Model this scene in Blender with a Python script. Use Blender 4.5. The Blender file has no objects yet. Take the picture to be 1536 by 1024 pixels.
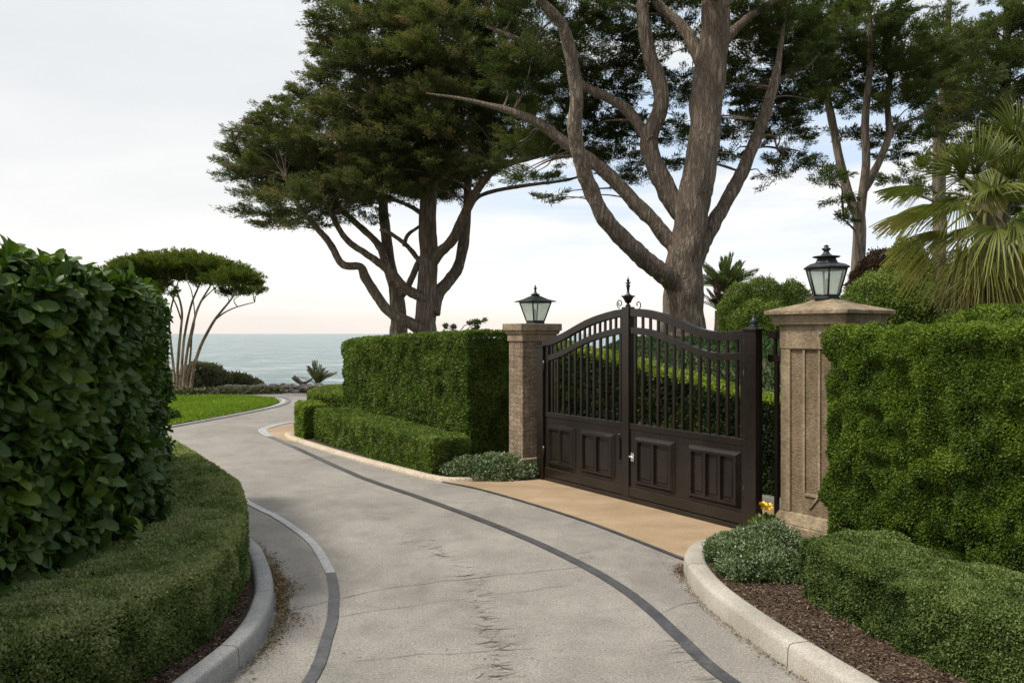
import bpy, math, random
import numpy as np
from mathutils import Vector, Matrix

random.seed(7)
RNG = np.random.default_rng(11)
scene = bpy.context.scene
COL = scene.collection
F = 1195.0          # focal length in photograph pixels
CAMZ = 1.8


def W(px, py, Y):
    return np.array([(px - 768) / F * Y, Y, CAMZ - (py - 500) / F * Y])


def G(px, py, z=0.0):
    Y = F * (CAMZ - z) / (py - 500)
    return ((px - 768) / F * Y, Y)


# ------------------------------------------------------------------ noise
def vnoise(p, seed=0):
    p = np.asarray(p, dtype=np.float64)
    i = np.floor(p).astype(np.int64)
    f = p - i
    f = f * f * (3 - 2 * f)
    out = np.zeros(len(p))
    for dx in (0, 1):
        for dy in (0, 1):
            for dz in (0, 1):
                h = ((i[:, 0] + dx) * 374761393 + (i[:, 1] + dy) * 668265263 + (i[:, 2] + dz) * 1274126177 + seed * 97531) & 0xFFFFFFFF
                h = ((h ^ (h >> 13)) * 1103515245) & 0xFFFFFFFF
                h = (h ^ (h >> 16)) & 0xFFFF
                w = (f[:, 0] if dx else 1 - f[:, 0]) * (f[:, 1] if dy else 1 - f[:, 1]) * (f[:, 2] if dz else 1 - f[:, 2])
                out += w * h / 65535.0
    return out


def fbm(p, seed=0, oct=3):
    p = np.asarray(p, dtype=np.float64)
    a, s, t = 0.5, 0.0, 0.0
    for o in range(oct):
        s = s + a * vnoise(p * (2 ** o), seed + o)
        t += a
        a *= 0.5
    return s / t


def norm(v):
    return v / np.maximum(np.linalg.norm(v, axis=-1, keepdims=True), 1e-9)


# ------------------------------------------------------------------ tagging
def tag(o, label=None, cat=None, group=None, kind=None):
    if label: o['label'] = label
    if cat: o['category'] = cat
    if group: o['group'] = group
    if kind: o['kind'] = kind
    return o


def empty(name, loc=(0, 0, 0), rz=0.0):
    o = bpy.data.objects.new(name, None)
    o.empty_display_size = 0.2
    COL.objects.link(o)
    o.location = loc
    o.rotation_euler = (0, 0, rz)
    return o


def link(name, me, parent=None):
    o = bpy.data.objects.new(name, me)
    COL.objects.link(o)
    if parent is not None:
        o.parent = parent
    return o


def mesh_np(name, verts, faces, mats, mat_idx=None, tint=None, smooth=False, parent=None):
    """faces: list of (M,k) int arrays"""
    me = bpy.data.meshes.new(name)
    verts = np.asarray(verts, dtype=np.float32)
    me.vertices.add(len(verts))
    me.vertices.foreach_set('co', verts.ravel())
    nl = sum(f.size for f in faces)
    npoly = sum(len(f) for f in faces)
    me.loops.add(nl)
    me.polygons.add(npoly)
    me.loops.foreach_set('vertex_index', np.concatenate([f.ravel() for f in faces]).astype(np.int32))
    tot = np.concatenate([np.full(len(f), f.shape[1]) for f in faces]).astype(np.int32)
    st = np.concatenate([[0], np.cumsum(tot)[:-1]]).astype(np.int32)
    me.polygons.foreach_set('loop_start', st)
    try:
        me.polygons.foreach_set('loop_total', tot)
    except Exception:
        pass
    if mat_idx is not None:
        me.polygons.foreach_set('material_index', np.asarray(mat_idx, dtype=np.int32))
    if smooth is True:
        me.polygons.foreach_set('use_smooth', np.ones(npoly, dtype=bool))
    elif smooth is not False:
        me.polygons.foreach_set('use_smooth', np.asarray(smooth, dtype=bool))
    if not isinstance(mats, (list, tuple)):
        mats = [mats]
    for m in mats:
        me.materials.append(m)
    if tint is not None:
        a = me.attributes.new('tint', 'FLOAT', 'POINT')
        a.data.foreach_set('value', np.asarray(tint, dtype=np.float32))
    me.update(calc_edges=True)
    me.validate()
    return link(name, me, parent)


class MB:
    def __init__(s):
        s.v, s.f, s.m, s.sm = [], [], [], []

    def add(s, verts, faces, mi=0, smooth=False):
        b = len(s.v)
        s.v += [tuple(map(float, v)) for v in verts]
        for f in faces:
            s.f.append([b + i for i in f]); s.m.append(mi); s.sm.append(smooth)

    def box(s, x0, x1, y0, y1, z0, z1, mi=0):
        v = [(x0, y0, z0), (x1, y0, z0), (x1, y1, z0), (x0, y1, z0), (x0, y0, z1), (x1, y0, z1), (x1, y1, z1), (x0, y1, z1)]
        s.add(v, [(0, 3, 2, 1), (4, 5, 6, 7), (0, 1, 5, 4), (1, 2, 6, 5), (2, 3, 7, 6), (3, 0, 4, 7)], mi)

    def frustum(s, cx, cy, a0, b0, z0, a1, b1, z1, mi=0):
        v = []
        for a, b, z in ((a0, b0, z0), (a1, b1, z1)):
            v += [(cx - a, cy - b, z), (cx + a, cy - b, z), (cx + a, cy + b, z), (cx - a, cy + b, z)]
        s.add(v, [(0, 3, 2, 1), (4, 5, 6, 7), (0, 1, 5, 4), (1, 2, 6, 5), (2, 3, 7, 6), (3, 0, 4, 7)], mi)

    def lathe(s, prof, n=16, cx=0, cy=0, rot=0.0, mi=0, smooth=True):
        v = []
        for r, z in prof:
            for k in range(n):
                t = rot + 2 * math.pi * k / n
                v.append((cx + r * math.cos(t), cy + r * math.sin(t), z))
        f = []
        for j in range(len(prof) - 1):
            for k in range(n):
                f.append((j * n + k, j * n + (k + 1) % n, (j + 1) * n + (k + 1) % n, (j + 1) * n + k))
        f.append(tuple(range(n))[::-1])
        f.append(tuple((len(prof) - 1) * n + k for k in range(n)))
        s.add(v, f, mi, smooth)

    def tube(s, pts, rad, n=8, mi=0):
        V, Fc = tube_np(np.array(pts, float), np.array(rad, float) if np.ndim(rad) else np.full(len(pts), rad), n)
        s.add(V, [list(q) for q in Fc], mi, True)

    def build(s, name, mats, parent=None, bevel=0.0):
        me = bpy.data.meshes.new(name)
        me.from_pydata(s.v, [], s.f)
        if not isinstance(mats, (list, tuple)): mats = [mats]
        for m in mats: me.materials.append(m)
        me.polygons.foreach_set('material_index', s.m)
        me.polygons.foreach_set('use_smooth', s.sm)
        me.update(); me.validate()
        o = link(name, me, parent)
        if bevel:
            b = o.modifiers.new('bevel', 'BEVEL'); b.width = bevel; b.segments = 2; b.limit_method = 'ANGLE'; b.angle_limit = 0.6
        return o


def catmull(P, n=6):
    P = np.asarray(P, float)
    if len(P) < 3:
        t = np.linspace(0, 1, n + 1)[:, None]
        return P[0] * (1 - t) + P[-1] * t
    Q = np.vstack([2 * P[0] - P[1], P, 2 * P[-1] - P[-2]])
    out = []
    for i in range(1, len(Q) - 2):
        for k in range(n):
            t = k / n
            a, b, c, d = Q[i - 1], Q[i], Q[i + 1], Q[i + 2]
            out.append(0.5 * ((2 * b) + (-a + c) * t + (2 * a - 5 * b + 4 * c - d) * t * t + (-a + 3 * b - 3 * c + d) * t ** 3))
    out.append(P[-1])
    return np.array(out)


def tube_np(P, R, n=8):
    m = len(P)
    T = norm(np.gradient(P, axis=0))
    ref = np.array([0.0, 1.0, 0.0])
    if abs(T[0] @ ref) > 0.9: ref = np.array([1.0, 0, 0])
    V = np.zeros((m, n, 3))
    X = norm(np.cross(T[0], ref))
    a = np.arange(n) * 2 * math.pi / n
    for i in range(m):
        X = norm(X - T[i] * (X @ T[i]))
        Yv = np.cross(T[i], X)
        V[i] = P[i] + R[i] * (np.cos(a)[:, None] * X + np.sin(a)[:, None] * Yv)
    V = V.reshape(-1, 3)
    fs = []
    for i in range(m - 1):
        for k in range(n):
            fs.append((i * n + k, i * n + (k + 1) % n, (i + 1) * n + (k + 1) % n, (i + 1) * n + k))
    V = np.vstack([V, P[0], P[-1]])
    for k in range(n):
        fs.append((m * n, (k + 1) % n, k, k))
        fs.append((m * n + 1, (m - 1) * n + k, (m - 1) * n + (k + 1) % n, (m - 1) * n + (k + 1) % n))
    fs = [f if f[2] != f[3] else f[:3] for f in fs]
    return V, fs


# ------------------------------------------------------------------ materials
def newmat(name):
    m = bpy.data.materials.new(name); m.use_nodes = True
    nt = m.node_tree
    for n in list(nt.nodes): nt.nodes.remove(n)
    out = nt.nodes.new('ShaderNodeOutputMaterial')
    bs = nt.nodes.new('ShaderNodeBsdfPrincipled')
    nt.links.new(bs.outputs[0], out.inputs[0])
    return m, nt, bs, out


def ramp(nt, cols, fac):
    r = nt.nodes.new('ShaderNodeValToRGB')
    els = r.color_ramp.elements
    while len(els) < len(cols): els.new(0.5)
    for e, (p, c) in zip(els, cols):
        e.position = p; e.color = (*c, 1)
    nt.links.new(fac, r.inputs[0])
    return r.outputs[0]


def noise(nt, scale, detail=4, rough=0.55, stretch=None, coord='Object', dist=0.0):
    tc = nt.nodes.new('ShaderNodeTexCoord')
    v = tc.outputs[coord]
    if stretch:
        mp = nt.nodes.new('ShaderNodeMapping'); mp.inputs['Scale'].default_value = stretch
        nt.links.new(v, mp.inputs[0]); v = mp.outputs[0]
    n = nt.nodes.new('ShaderNodeTexNoise')
    n.inputs['Scale'].default_value = scale; n.inputs['Detail'].default_value = detail
    n.inputs['Roughness'].default_value = rough; n.inputs['Distortion'].default_value = dist
    nt.links.new(v, n.inputs['Vector'])
    return n.outputs[0]


def bump(nt, bs, h, strength=0.5, dist=0.01, prev=None):
    b = nt.nodes.new('ShaderNodeBump')
    b.inputs['Strength'].default_value = strength; b.inputs['Distance'].default_value = dist
    nt.links.new(h, b.inputs['Height'])
    if prev is not None: nt.links.new(prev, b.inputs['Normal'])
    nt.links.new(b.outputs[0], bs.inputs['Normal'])
    return b.outputs[0]


def mixc(nt, a, b, fac, mode='MIX'):
    m = nt.nodes.new('ShaderNodeMix'); m.data_type = 'RGBA'; m.blend_type = mode
    for sock, v in ((m.inputs[0], fac), (m.inputs[6], a), (m.inputs[7], b)):
        if isinstance(v, (int, float)): sock.default_value = v
        elif isinstance(v, tuple): sock.default_value = (*v, 1)
        else: nt.links.new(v, sock)
    return m.outputs[2]


def simple(name, c0, c1, scale=8, rough=0.7, bstr=0.3, bdist=0.01, stretch=None, fine=None, metallic=0.0, spec=None, coord='Object'):
    m, nt, bs, out = newmat(name)
    n1 = noise(nt, scale, 5, 0.6, stretch, coord)
    col = ramp(nt, [(0.32, c0), (0.68, c1)], n1)
    if fine:
        n2 = noise(nt, fine, 2, 0.6, None, coord)
        dk = ramp(nt, [(0.3, (0.62, 0.62, 0.62)), (0.7, (1.25, 1.25, 1.25))], n2)
        col = mixc(nt, col, dk, 1.0, 'MULTIPLY')
        bump(nt, bs, n2, bstr, bdist)
    else:
        bump(nt, bs, n1, bstr, bdist)
    nt.links.new(col, bs.inputs['Base Color'])
    bs.inputs['Roughness'].default_value = rough
    bs.inputs['Metallic'].default_value = metallic
    if spec is not None: bs.inputs['Specular IOR Level'].default_value = spec
    return m


def leafmat(name, cols, rough=0.5, transl=0.25, spec=0.4):
    m, nt, bs, out = newmat(name)
    at = nt.nodes.new('ShaderNodeAttribute'); at.attribute_name = 'tint'
    n = len(cols)
    col = ramp(nt, [(i / (n - 1), c) for i, c in enumerate(cols)], at.outputs['Fac'])
    nt.links.new(col, bs.inputs['Base Color'])
    bs.inputs['Roughness'].default_value = rough
    bs.inputs['Specular IOR Level'].default_value = spec
    tr = nt.nodes.new('ShaderNodeBsdfTranslucent')
    tcol = mixc(nt, col, (1.3, 1.5, 0.6), 1.0, 'MULTIPLY')
    nt.links.new(tcol, tr.inputs[0])
    mx = nt.nodes.new('ShaderNodeMixShader'); mx.inputs[0].default_value = transl
    nt.links.new(bs.outputs[0], mx.inputs[1]); nt.links.new(tr.outputs[0], mx.inputs[2])
    nt.links.new(mx.outputs[0], out.inputs[0])
    return m


M = {}
M['box'] = leafmat('box_leaf', [(0.044, 0.074, 0.012), (0.100, 0.155, 0.024), (0.165, 0.23, 0.040), (0.25, 0.31, 0.065)], 0.5, 0.22, 0.35)
M['box_dark'] = leafmat('box_leaf_deep', [(0.028, 0.056, 0.005), (0.072, 0.126, 0.011), (0.128, 0.195, 0.017), (0.20, 0.265, 0.028)], 0.5, 0.22, 0.35)
M['box_bright'] = leafmat('box_leaf_sunlit', [(0.04, 0.08, 0.010), (0.10, 0.165, 0.018), (0.17, 0.245, 0.025), (0.27, 0.33, 0.04)], 0.5, 0.25, 0.35)  # brighter box leaf, sunlight on the small block put into its colour
M['box_grey'] = leafmat('privet_leaf', [(0.034, 0.060, 0.014), (0.076, 0.122, 0.028), (0.135, 0.192, 0.05), (0.27, 0.30, 0.13)], 0.5, 0.2, 0.35)
M['box_low'] = leafmat('boxwood_leaf', [(0.040, 0.070, 0.018), (0.092, 0.142, 0.034), (0.16, 0.222, 0.06), (0.30, 0.33, 0.15)], 0.5, 0.22, 0.35)
M['silver'] = leafmat('silver_leaf', [(0.032, 0.060, 0.018), (0.072, 0.120, 0.036), (0.125, 0.18, 0.065), (0.42, 0.45, 0.38)], 0.5, 0.15, 0.4)
M['laurel'] = leafmat('laurel_leaf', [(0.020, 0.046, 0.009), (0.046, 0.090, 0.016), (0.095, 0.155, 0.024), (0.22, 0.29, 0.04)], 0.42, 0.22, 0.28)
M['cypress'] = leafmat('cypress_needle', [(0.050, 0.066, 0.026), (0.088, 0.108, 0.040), (0.145, 0.158, 0.060), (0.20, 0.155, 0.09)], 0.6, 0.32, 0.25)
M['pine'] = leafmat('pine_needle', [(0.036, 0.055, 0.020), (0.070, 0.096, 0.033), (0.118, 0.142, 0.048), (0.165, 0.14, 0.072)], 0.6, 0.36, 0.25)
M['umbrella'] = leafmat('umbrella_needle', [(0.045, 0.072, 0.016), (0.095, 0.13, 0.028), (0.16, 0.18, 0.042), (0.23, 0.19, 0.07)], 0.6, 0.38, 0.25)
M['scrub'] = leafmat('scrub_leaf', [(0.05, 0.066, 0.03), (0.10, 0.12, 0.058), (0.165, 0.175, 0.095), (0.24, 0.18, 0.12)], 0.6, 0.2, 0.3)
M['rust'] = leafmat('russet_leaf', [(0.035, 0.022, 0.014), (0.075, 0.042, 0.026), (0.12, 0.07, 0.042), (0.17, 0.12, 0.08)], 0.6, 0.2, 0.3)
M['palm'] = leafmat('palm_leaf', [(0.04, 0.062, 0.012), (0.10, 0.135, 0.022), (0.21, 0.22, 0.055), (0.44, 0.36, 0.18)], 0.45, 0.25, 0.35)
M['palm_dry'] = leafmat('palm_leaf_dry', [(0.09, 0.075, 0.03), (0.19, 0.15, 0.065), (0.30, 0.24, 0.12), (0.40, 0.33, 0.20)], 0.6, 0.2, 0.3)
M['cyan_palm'] = leafmat('spiky_palm_leaf', [(0.07, 0.11, 0.05), (0.14, 0.20, 0.085), (0.23, 0.28, 0.13), (0.36, 0.34, 0.18)], 0.5, 0.5, 0.3)
M['yellow'] = simple('yellow_petal', (0.75, 0.48, 0.01), (0.85, 0.62, 0.03), 30, 0.6, 0.1)
M['grass'] = leafmat('lawn_blade', [(0.09, 0.15, 0.012), (0.16, 0.25, 0.02), (0.22, 0.31, 0.03), (0.30, 0.35, 0.07)], 0.6, 0.3, 0.25)
M['core'] = simple('hedge_inner_dark', (0.005, 0.008, 0.003), (0.013, 0.018, 0.006), 25, 1.0, 0.4, spec=0.0)  # solid core coloured near-black for the shaded inside between the leaves
M['shaded_hedge'] = leafmat('shaded_hedge_leaf', [(0.008, 0.016, 0.006), (0.018, 0.034, 0.010), (0.05, 0.085, 0.014), (0.22, 0.29, 0.035)], 0.5, 0.2, 0.3)  # leaf colours darkened for the shaded front, bright end for the sunlit top


def barkmat(name, c0, c1, c2, scale=5.0, bstr=0.9, bdist=0.03):
    m, nt, bs, out = newmat(name)
    n1 = noise(nt, scale, 5, 0.6, (1, 1, 0.13), 'Object', 0.25)
    n2 = noise(nt, 1.3, 4, 0.6, (1, 1, 0.5))
    n3 = noise(nt, scale * 5, 4, 0.65, (1, 1, 0.3))
    sb = nt.nodes.new('ShaderNodeMath'); sb.operation = 'SUBTRACT'; sb.inputs[1].default_value = 0.5; nt.links.new(n1, sb.inputs[0])
    ab = nt.nodes.new('ShaderNodeMath'); ab.operation = 'ABSOLUTE'; nt.links.new(sb.outputs[0], ab.inputs[0])
    ml = nt.nodes.new('ShaderNodeMath'); ml.operation = 'MULTIPLY'; ml.inputs[1].default_value = 6.0; ml.use_clamp = True; nt.links.new(ab.outputs[0], ml.inputs[0])
    n1 = ml.outputs[0]
    c = ramp(nt, [(0.06, c0), (0.32, c1), (0.85, c2)], n1)
    c = mixc(nt, c, ramp(nt, [(0.3, (0.7, 0.68, 0.66)), (0.7, (1.2, 1.2, 1.2))], n2), 0.8, 'MULTIPLY')
    c = mixc(nt, c, ramp(nt, [(0.3, (0.7, 0.7, 0.7)), (0.7, (1.2, 1.2, 1.2))], n3), 0.7, 'MULTIPLY')
    nt.links.new(c, bs.inputs['Base Color'])
    bs.inputs['Roughness'].default_value = 0.9
    b1 = bump(nt, bs, n1, bstr, bdist)
    bump(nt, bs, n3, 0.5, 0.008, b1)
    return m


M['bark'] = barkmat('cypress_bark', (0.185, 0.142, 0.108), (0.305, 0.24, 0.185), (0.43, 0.355, 0.285), 15.0, 1.0, 0.04)
M['bark_grey'] = barkmat('grey_bark', (0.115, 0.092, 0.072), (0.21, 0.17, 0.135), (0.30, 0.25, 0.20), 6.0, 0.7, 0.02)
M['bark_tan'] = barkmat('tan_bark', (0.19, 0.135, 0.09), (0.35, 0.265, 0.19), (0.50, 0.40, 0.30), 9.0, 0.5, 0.01)


def roadmat():
    m, nt, bs, out = newmat('exposed_aggregate')
    big = noise(nt, 0.55, 5, 0.6)
    mid = noise(nt, 3.0, 6, 0.7, None, 'Object', 0.6)
    fine = noise(nt, 65, 4, 0.75)
    fine2 = noise(nt, 240, 2, 0.7)
    c = ramp(nt, [(0.3, (0.235, 0.218, 0.193)), (0.7, (0.345, 0.322, 0.288))], big)
    c = mixc(nt, c, ramp(nt, [(0.3, (0.72, 0.72, 0.73)), (0.65, (1.08, 1.08, 1.07))], mid), 0.8, 'MULTIPLY')
    c = mixc(nt, c, ramp(nt, [(0.32, (0.52, 0.52, 0.52)), (0.68, (1.42, 1.42, 1.42))], fine), 0.9, 'MULTIPLY')
    c = mixc(nt, c, ramp(nt, [(0.33, (0.6, 0.6, 0.6)), (0.66, (1.3, 1.3, 1.3))], fine2), 0.6, 'MULTIPLY')
    st = noise(nt, 1.1, 7, 0.72, (1.0, 0.5, 1), 'Object', 0.8)
    c = mixc(nt, c, (0.15, 0.135, 0.118), ramp(nt, [(0.52, (0, 0, 0)), (0.75, (0.6, 0.6, 0.6))], st))
    sp = noise(nt, 14, 5, 0.8)
    c = mixc(nt, c, (0.12, 0.11, 0.10), ramp(nt, [(0.64, (0, 0, 0)), (0.76, (0.55, 0.55, 0.55))], sp))
    nt.links.new(c, bs.inputs['Base Color'])
    bs.inputs['Roughness'].default_value = 0.75
    bs.inputs['Specular IOR Level'].default_value = 0.3
    bump(nt, bs, fine, 0.5, 0.004)
    return m


M['road'] = roadmat()
M['apron'] = simple('tan_concrete', (0.31, 0.218, 0.128), (0.445, 0.325, 0.205), 1.8, 0.7, 0.15, 0.002, (0.7, 1.4, 1), 170)
M['strip'] = simple('dark_granite', (0.055, 0.056, 0.060), (0.10, 0.10, 0.105), 6, 0.42, 0.5, 0.003, None, 60)
M['strip_pale'] = simple('pale_or_lit_granite', (0.30, 0.305, 0.31), (0.46, 0.46, 0.46), 5, 0.42, 0.5, 0.003, None, 50)  # dark strip's far run paled for the light it catches; also pale edging
M['kerb'] = simple('kerb_concrete', (0.34, 0.31, 0.26), (0.48, 0.445, 0.385), 2.5, 0.8, 0.2, 0.002, None, 130)
M['kerb_grey'] = simple('kerb_concrete_grey', (0.25, 0.255, 0.25), (0.40, 0.395, 0.38), 2.5, 0.65, 0.2, 0.002, None, 120)
M['kerb_tan'] = simple('kerb_stone_tan', (0.45, 0.37, 0.27), (0.6, 0.51, 0.39), 3, 0.8, 0.3, 0.003, None, 45)
M['soil'] = simple('bark_soil', (0.035, 0.022, 0.015), (0.085, 0.055, 0.038), 6, 0.95, 1.0, 0.02, None, 45)
M['crack'] = simple('crack_grime', (0.09, 0.083, 0.074), (0.17, 0.157, 0.14), 20, 0.9, 0.2)
M['ground'] = simple('rough_ground', (0.05, 0.06, 0.025), (0.11, 0.10, 0.055), 1.5, 0.95, 0.8, 0.03, None, 18)
M['bank_grass'] = leafmat('shaded_grass_blade', [(0.03, 0.065, 0.022), (0.05, 0.10, 0.034), (0.07, 0.13, 0.042), (0.10, 0.16, 0.05)], 0.6, 0.2, 0.2)  # darker lawn grass, tree shade on the bank put into its colour
M['lawn'] = simple('lawn_turf', (0.13, 0.20, 0.016), (0.20, 0.28, 0.03), 1.2, 0.9, 0.8, 0.02, None, 60)
M['rock'] = simple('rubble_stone', (0.20, 0.17, 0.14), (0.42, 0.37, 0.32), 5, 0.9, 0.6, 0.02, None, 25)
M['metal'] = simple('dark_bronze_paint', (0.0135, 0.0096, 0.0076), (0.027, 0.0197, 0.0152), 3.0, 0.24, 0.06, 0.0010, (1, 1, 0.35), 60, 0.15, 0.55)
M['lamp_metal'] = simple('lamp_iron', (0.018, 0.024, 0.024), (0.045, 0.055, 0.055), 12, 0.45, 0.2, 0.002, None, None, 0.4)
M['chrome'] = simple('polished_steel', (0.7, 0.7, 0.7), (0.8, 0.8, 0.8), 12, 0.2, 0.05, 0.001, None, None, 1.0)


def glassmat():
    m, nt, bs, out = newmat('frosted_lamp_glass')
    n1 = noise(nt, 6, 3, 0.6)
    c = ramp(nt, [(0.3, (0.78, 0.82, 0.76)), (0.7, (0.90, 0.91, 0.87))], n1)
    nt.links.new(c, bs.inputs['Base Color'])
    bs.inputs['Roughness'].default_value = 0.12
    tr = nt.nodes.new('ShaderNodeBsdfTranslucent'); nt.links.new(c, tr.inputs[0])
    tp = nt.nodes.new('ShaderNodeBsdfTransparent'); tp.inputs[0].default_value = (0.86, 0.93, 0.88, 1)
    a = nt.nodes.new('ShaderNodeMixShader'); a.inputs[0].default_value = 0.5
    nt.links.new(bs.outputs[0], a.inputs[1]); nt.links.new(tr.outputs[0], a.inputs[2])
    b = nt.nodes.new('ShaderNodeMixShader'); b.inputs[0].default_value = 0.5
    nt.links.new(a.outputs[0], b.inputs[1]); nt.links.new(tp.outputs[0], b.inputs[2])
    nt.links.new(b.outputs[0], out.inputs[0])
    return m


M['glass'] = glassmat()


def stonemat(name, c0, c1, brick=None, bstr=0.8):
    m, nt, bs, out = newmat(name)
    n1 = noise(nt, 5, 6, 0.65)
    n2 = noise(nt, 30, 5, 0.75, (1, 1, 2.0))
    n3 = noise(nt, 2.0, 5, 0.7, (2.5, 2.5, 0.5))
    c = ramp(nt, [(0.3, c0), (0.7, c1)], n1)
    c = mixc(nt, c, ramp(nt, [(0.32, (0.42, 0.40, 0.37)), (0.66, (1.4, 1.38, 1.34))], n2), 0.8, 'MULTIPLY')
    c = mixc(nt, c, ramp(nt, [(0.42, (0.55, 0.52, 0.48)), (0.6, (1.05, 1.05, 1.05))], n3), 0.65, 'MULTIPLY')
    h = n2
    if brick:
        tc = nt.nodes.new('ShaderNodeTexCoord')
        sep = nt.nodes.new('ShaderNodeSeparateXYZ'); nt.links.new(tc.outputs['Object'], sep.inputs[0])
        ad = nt.nodes.new('ShaderNodeMath'); ad.operation = 'ADD'
        nt.links.new(sep.outputs[0], ad.inputs[0]); nt.links.new(sep.outputs[1], ad.inputs[1])
        cb = nt.nodes.new('ShaderNodeCombineXYZ'); nt.links.new(ad.outputs[0], cb.inputs[0])
        wz = nt.nodes.new('ShaderNodeMath'); wz.operation = 'MULTIPLY_ADD'; wz.inputs[1].default_value = 0.13
        nt.links.new(noise(nt, 7, 3, 0.6), wz.inputs[0]); nt.links.new(sep.outputs[2], wz.inputs[2]); nt.links.new(wz.outputs[0], cb.inputs[1])
        br = nt.nodes.new('ShaderNodeTexBrick')
        br.inputs['Scale'].default_value = 1.0
        br.inputs['Brick Width'].default_value = brick[0]; br.inputs['Row Height'].default_value = brick[1]
        br.inputs['Mortar Size'].default_value = 0.006; br.inputs['Bias'].default_value = 0.0
        br.inputs['Color1'].default_value = (1.2, 1.16, 1.1, 1); br.inputs['Color2'].default_value = (0.72, 0.69, 0.66, 1)
        br.inputs['Mortar'].default_value = (0.5, 0.48, 0.45, 1)
        nt.links.new(cb.outputs[0], br.inputs['Vector'])
        c = mixc(nt, c, br.outputs[0], 0.85, 'MULTIPLY')
        b0 = bump(nt, bs, br.outputs[1], -0.6, 0.006)
        bump(nt, bs, n2, bstr, 0.01, b0)
    else:
        bump(nt, bs, n2, bstr, 0.006)
    nt.links.new(c, bs.inputs['Base Color'])
    bs.inputs['Roughness'].default_value = 0.9
    return m


M['stone'] = stonemat('tan_sandstone', (0.235, 0.183, 0.118), (0.385, 0.312, 0.212), None, 0.7)
M['stone_rough'] = stonemat('pitted_sandstone', (0.17, 0.122, 0.076), (0.31, 0.235, 0.155), None, 2.2)
M['stone_brick'] = stonemat('coursed_stone', (0.24, 0.185, 0.13), (0.42, 0.345, 0.26), (0.15, 0.058), 1.8)


def seamat():
    m, nt, bs, out = newmat('sea_water')
    n1 = noise(nt, 0.5, 6, 0.65, (0.35, 1, 1), 'Object', 0.4)
    n2 = noise(nt, 0.03, 4, 0.6, (0.3, 1.5, 1))
    n3 = noise(nt, 0.22, 8, 0.8, (0.22, 0.6, 1), 'Object', 0.3)
    c = ramp(nt, [(0.3, (0.07, 0.14, 0.145)), (0.7, (0.16, 0.235, 0.23))], n2)
    glints = ramp(nt, [(0.50, (0, 0, 0)), (0.64, (0.7, 0.7, 0.7))], n3)  # white glints of light on the waves, put into the water colour
    c = mixc(nt, c, (0.78, 0.80, 0.79), glints)
    nt.links.new(c, bs.inputs['Base Color'])
    bs.inputs['Roughness'].default_value = 0.28
    bs.inputs['IOR'].default_value = 1.33
    bump(nt, bs, n3, 1.0, 1.5, bump(nt, bs, n1, 1.0, 0.5))
    return m


M['sea'] = seamat()

# ------------------------------------------------------------------ leaves
T_RHOMB = (np.array([[0, 0, 0], [0.5, 0.45, 0.10], [0, 1, 0], [-0.5, 0.45, 0.10]], float), np.array([[0, 1, 2, 3]]))


def laurel_template():
    rows = [(0.0, 0.03), (0.18, 0.28), (0.45, 0.46), (0.70, 0.50), (0.9, 0.36), (1.0, 0.06)]
    v = []
    for t, w in rows:
        z = 0.10 * t - 0.28 * t * t
        v += [(-w, t, z + 0.18 * w), (0, t, z), (w, t, z + 0.18 * w)]
    f = []
    for i in range(len(rows) - 1):
        a = i * 3
        f += [(a, a + 1, a + 4, a + 3), (a + 1, a + 2, a + 5, a + 4)]
    return np.array(v, float), np.array(f)


T_LAUREL = laurel_template()


def leaves(pos, D, N, L, Wd, tint, tmpl=T_RHOMB):
    """instances a leaf template; returns verts, faces, tint per vertex"""
    D = norm(D)
    X = norm(np.cross(D, N))
    Z = np.cross(X, D)
    tv, tf = tmpl
    k = len(tv)
    L = np.broadcast_to(L, len(pos)); Wd = np.broadcast_to(Wd, len(pos))
    V = (pos[:, None, :] + X[:, None, :] * (tv[None, :, 0, None] * Wd[:, None, None])
         + D[:, None, :] * (tv[None, :, 1, None] * L[:, None, None]) + Z[:, None, :] * (tv[None, :, 2, None] * L[:, None, None]))
    Fc = tf[None] + (np.arange(len(pos)) * k)[:, None, None]
    return V.reshape(-1, 3), Fc.reshape(-1, tf.shape[1]), np.repeat(np.clip(tint, 0, 1), k)


def rnd(n, s=1.0):
    return RNG.normal(size=(n, 3)) * s


class Fol:
    """collects leaf batches and solid cores into ONE mesh"""
    def __init__(s):
        s.V, s.F, s.T, s.MI, s.n, s.SM = [], [], [], [], 0, []

    def put(s, V, Fc, T, mi, smooth=False):
        s.V.append(V); s.F.append(Fc + s.n); s.T.append(T); s.MI.append(np.full(len(Fc), mi)); s.SM.append(np.full(len(Fc), smooth))
        s.n += len(V)

    def build(s, name, mats, parent=None):
        return mesh_np(name, np.vstack(s.V), s.F, mats, np.concatenate(s.MI), np.concatenate(s.T), np.concatenate(s.SM), parent)


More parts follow.
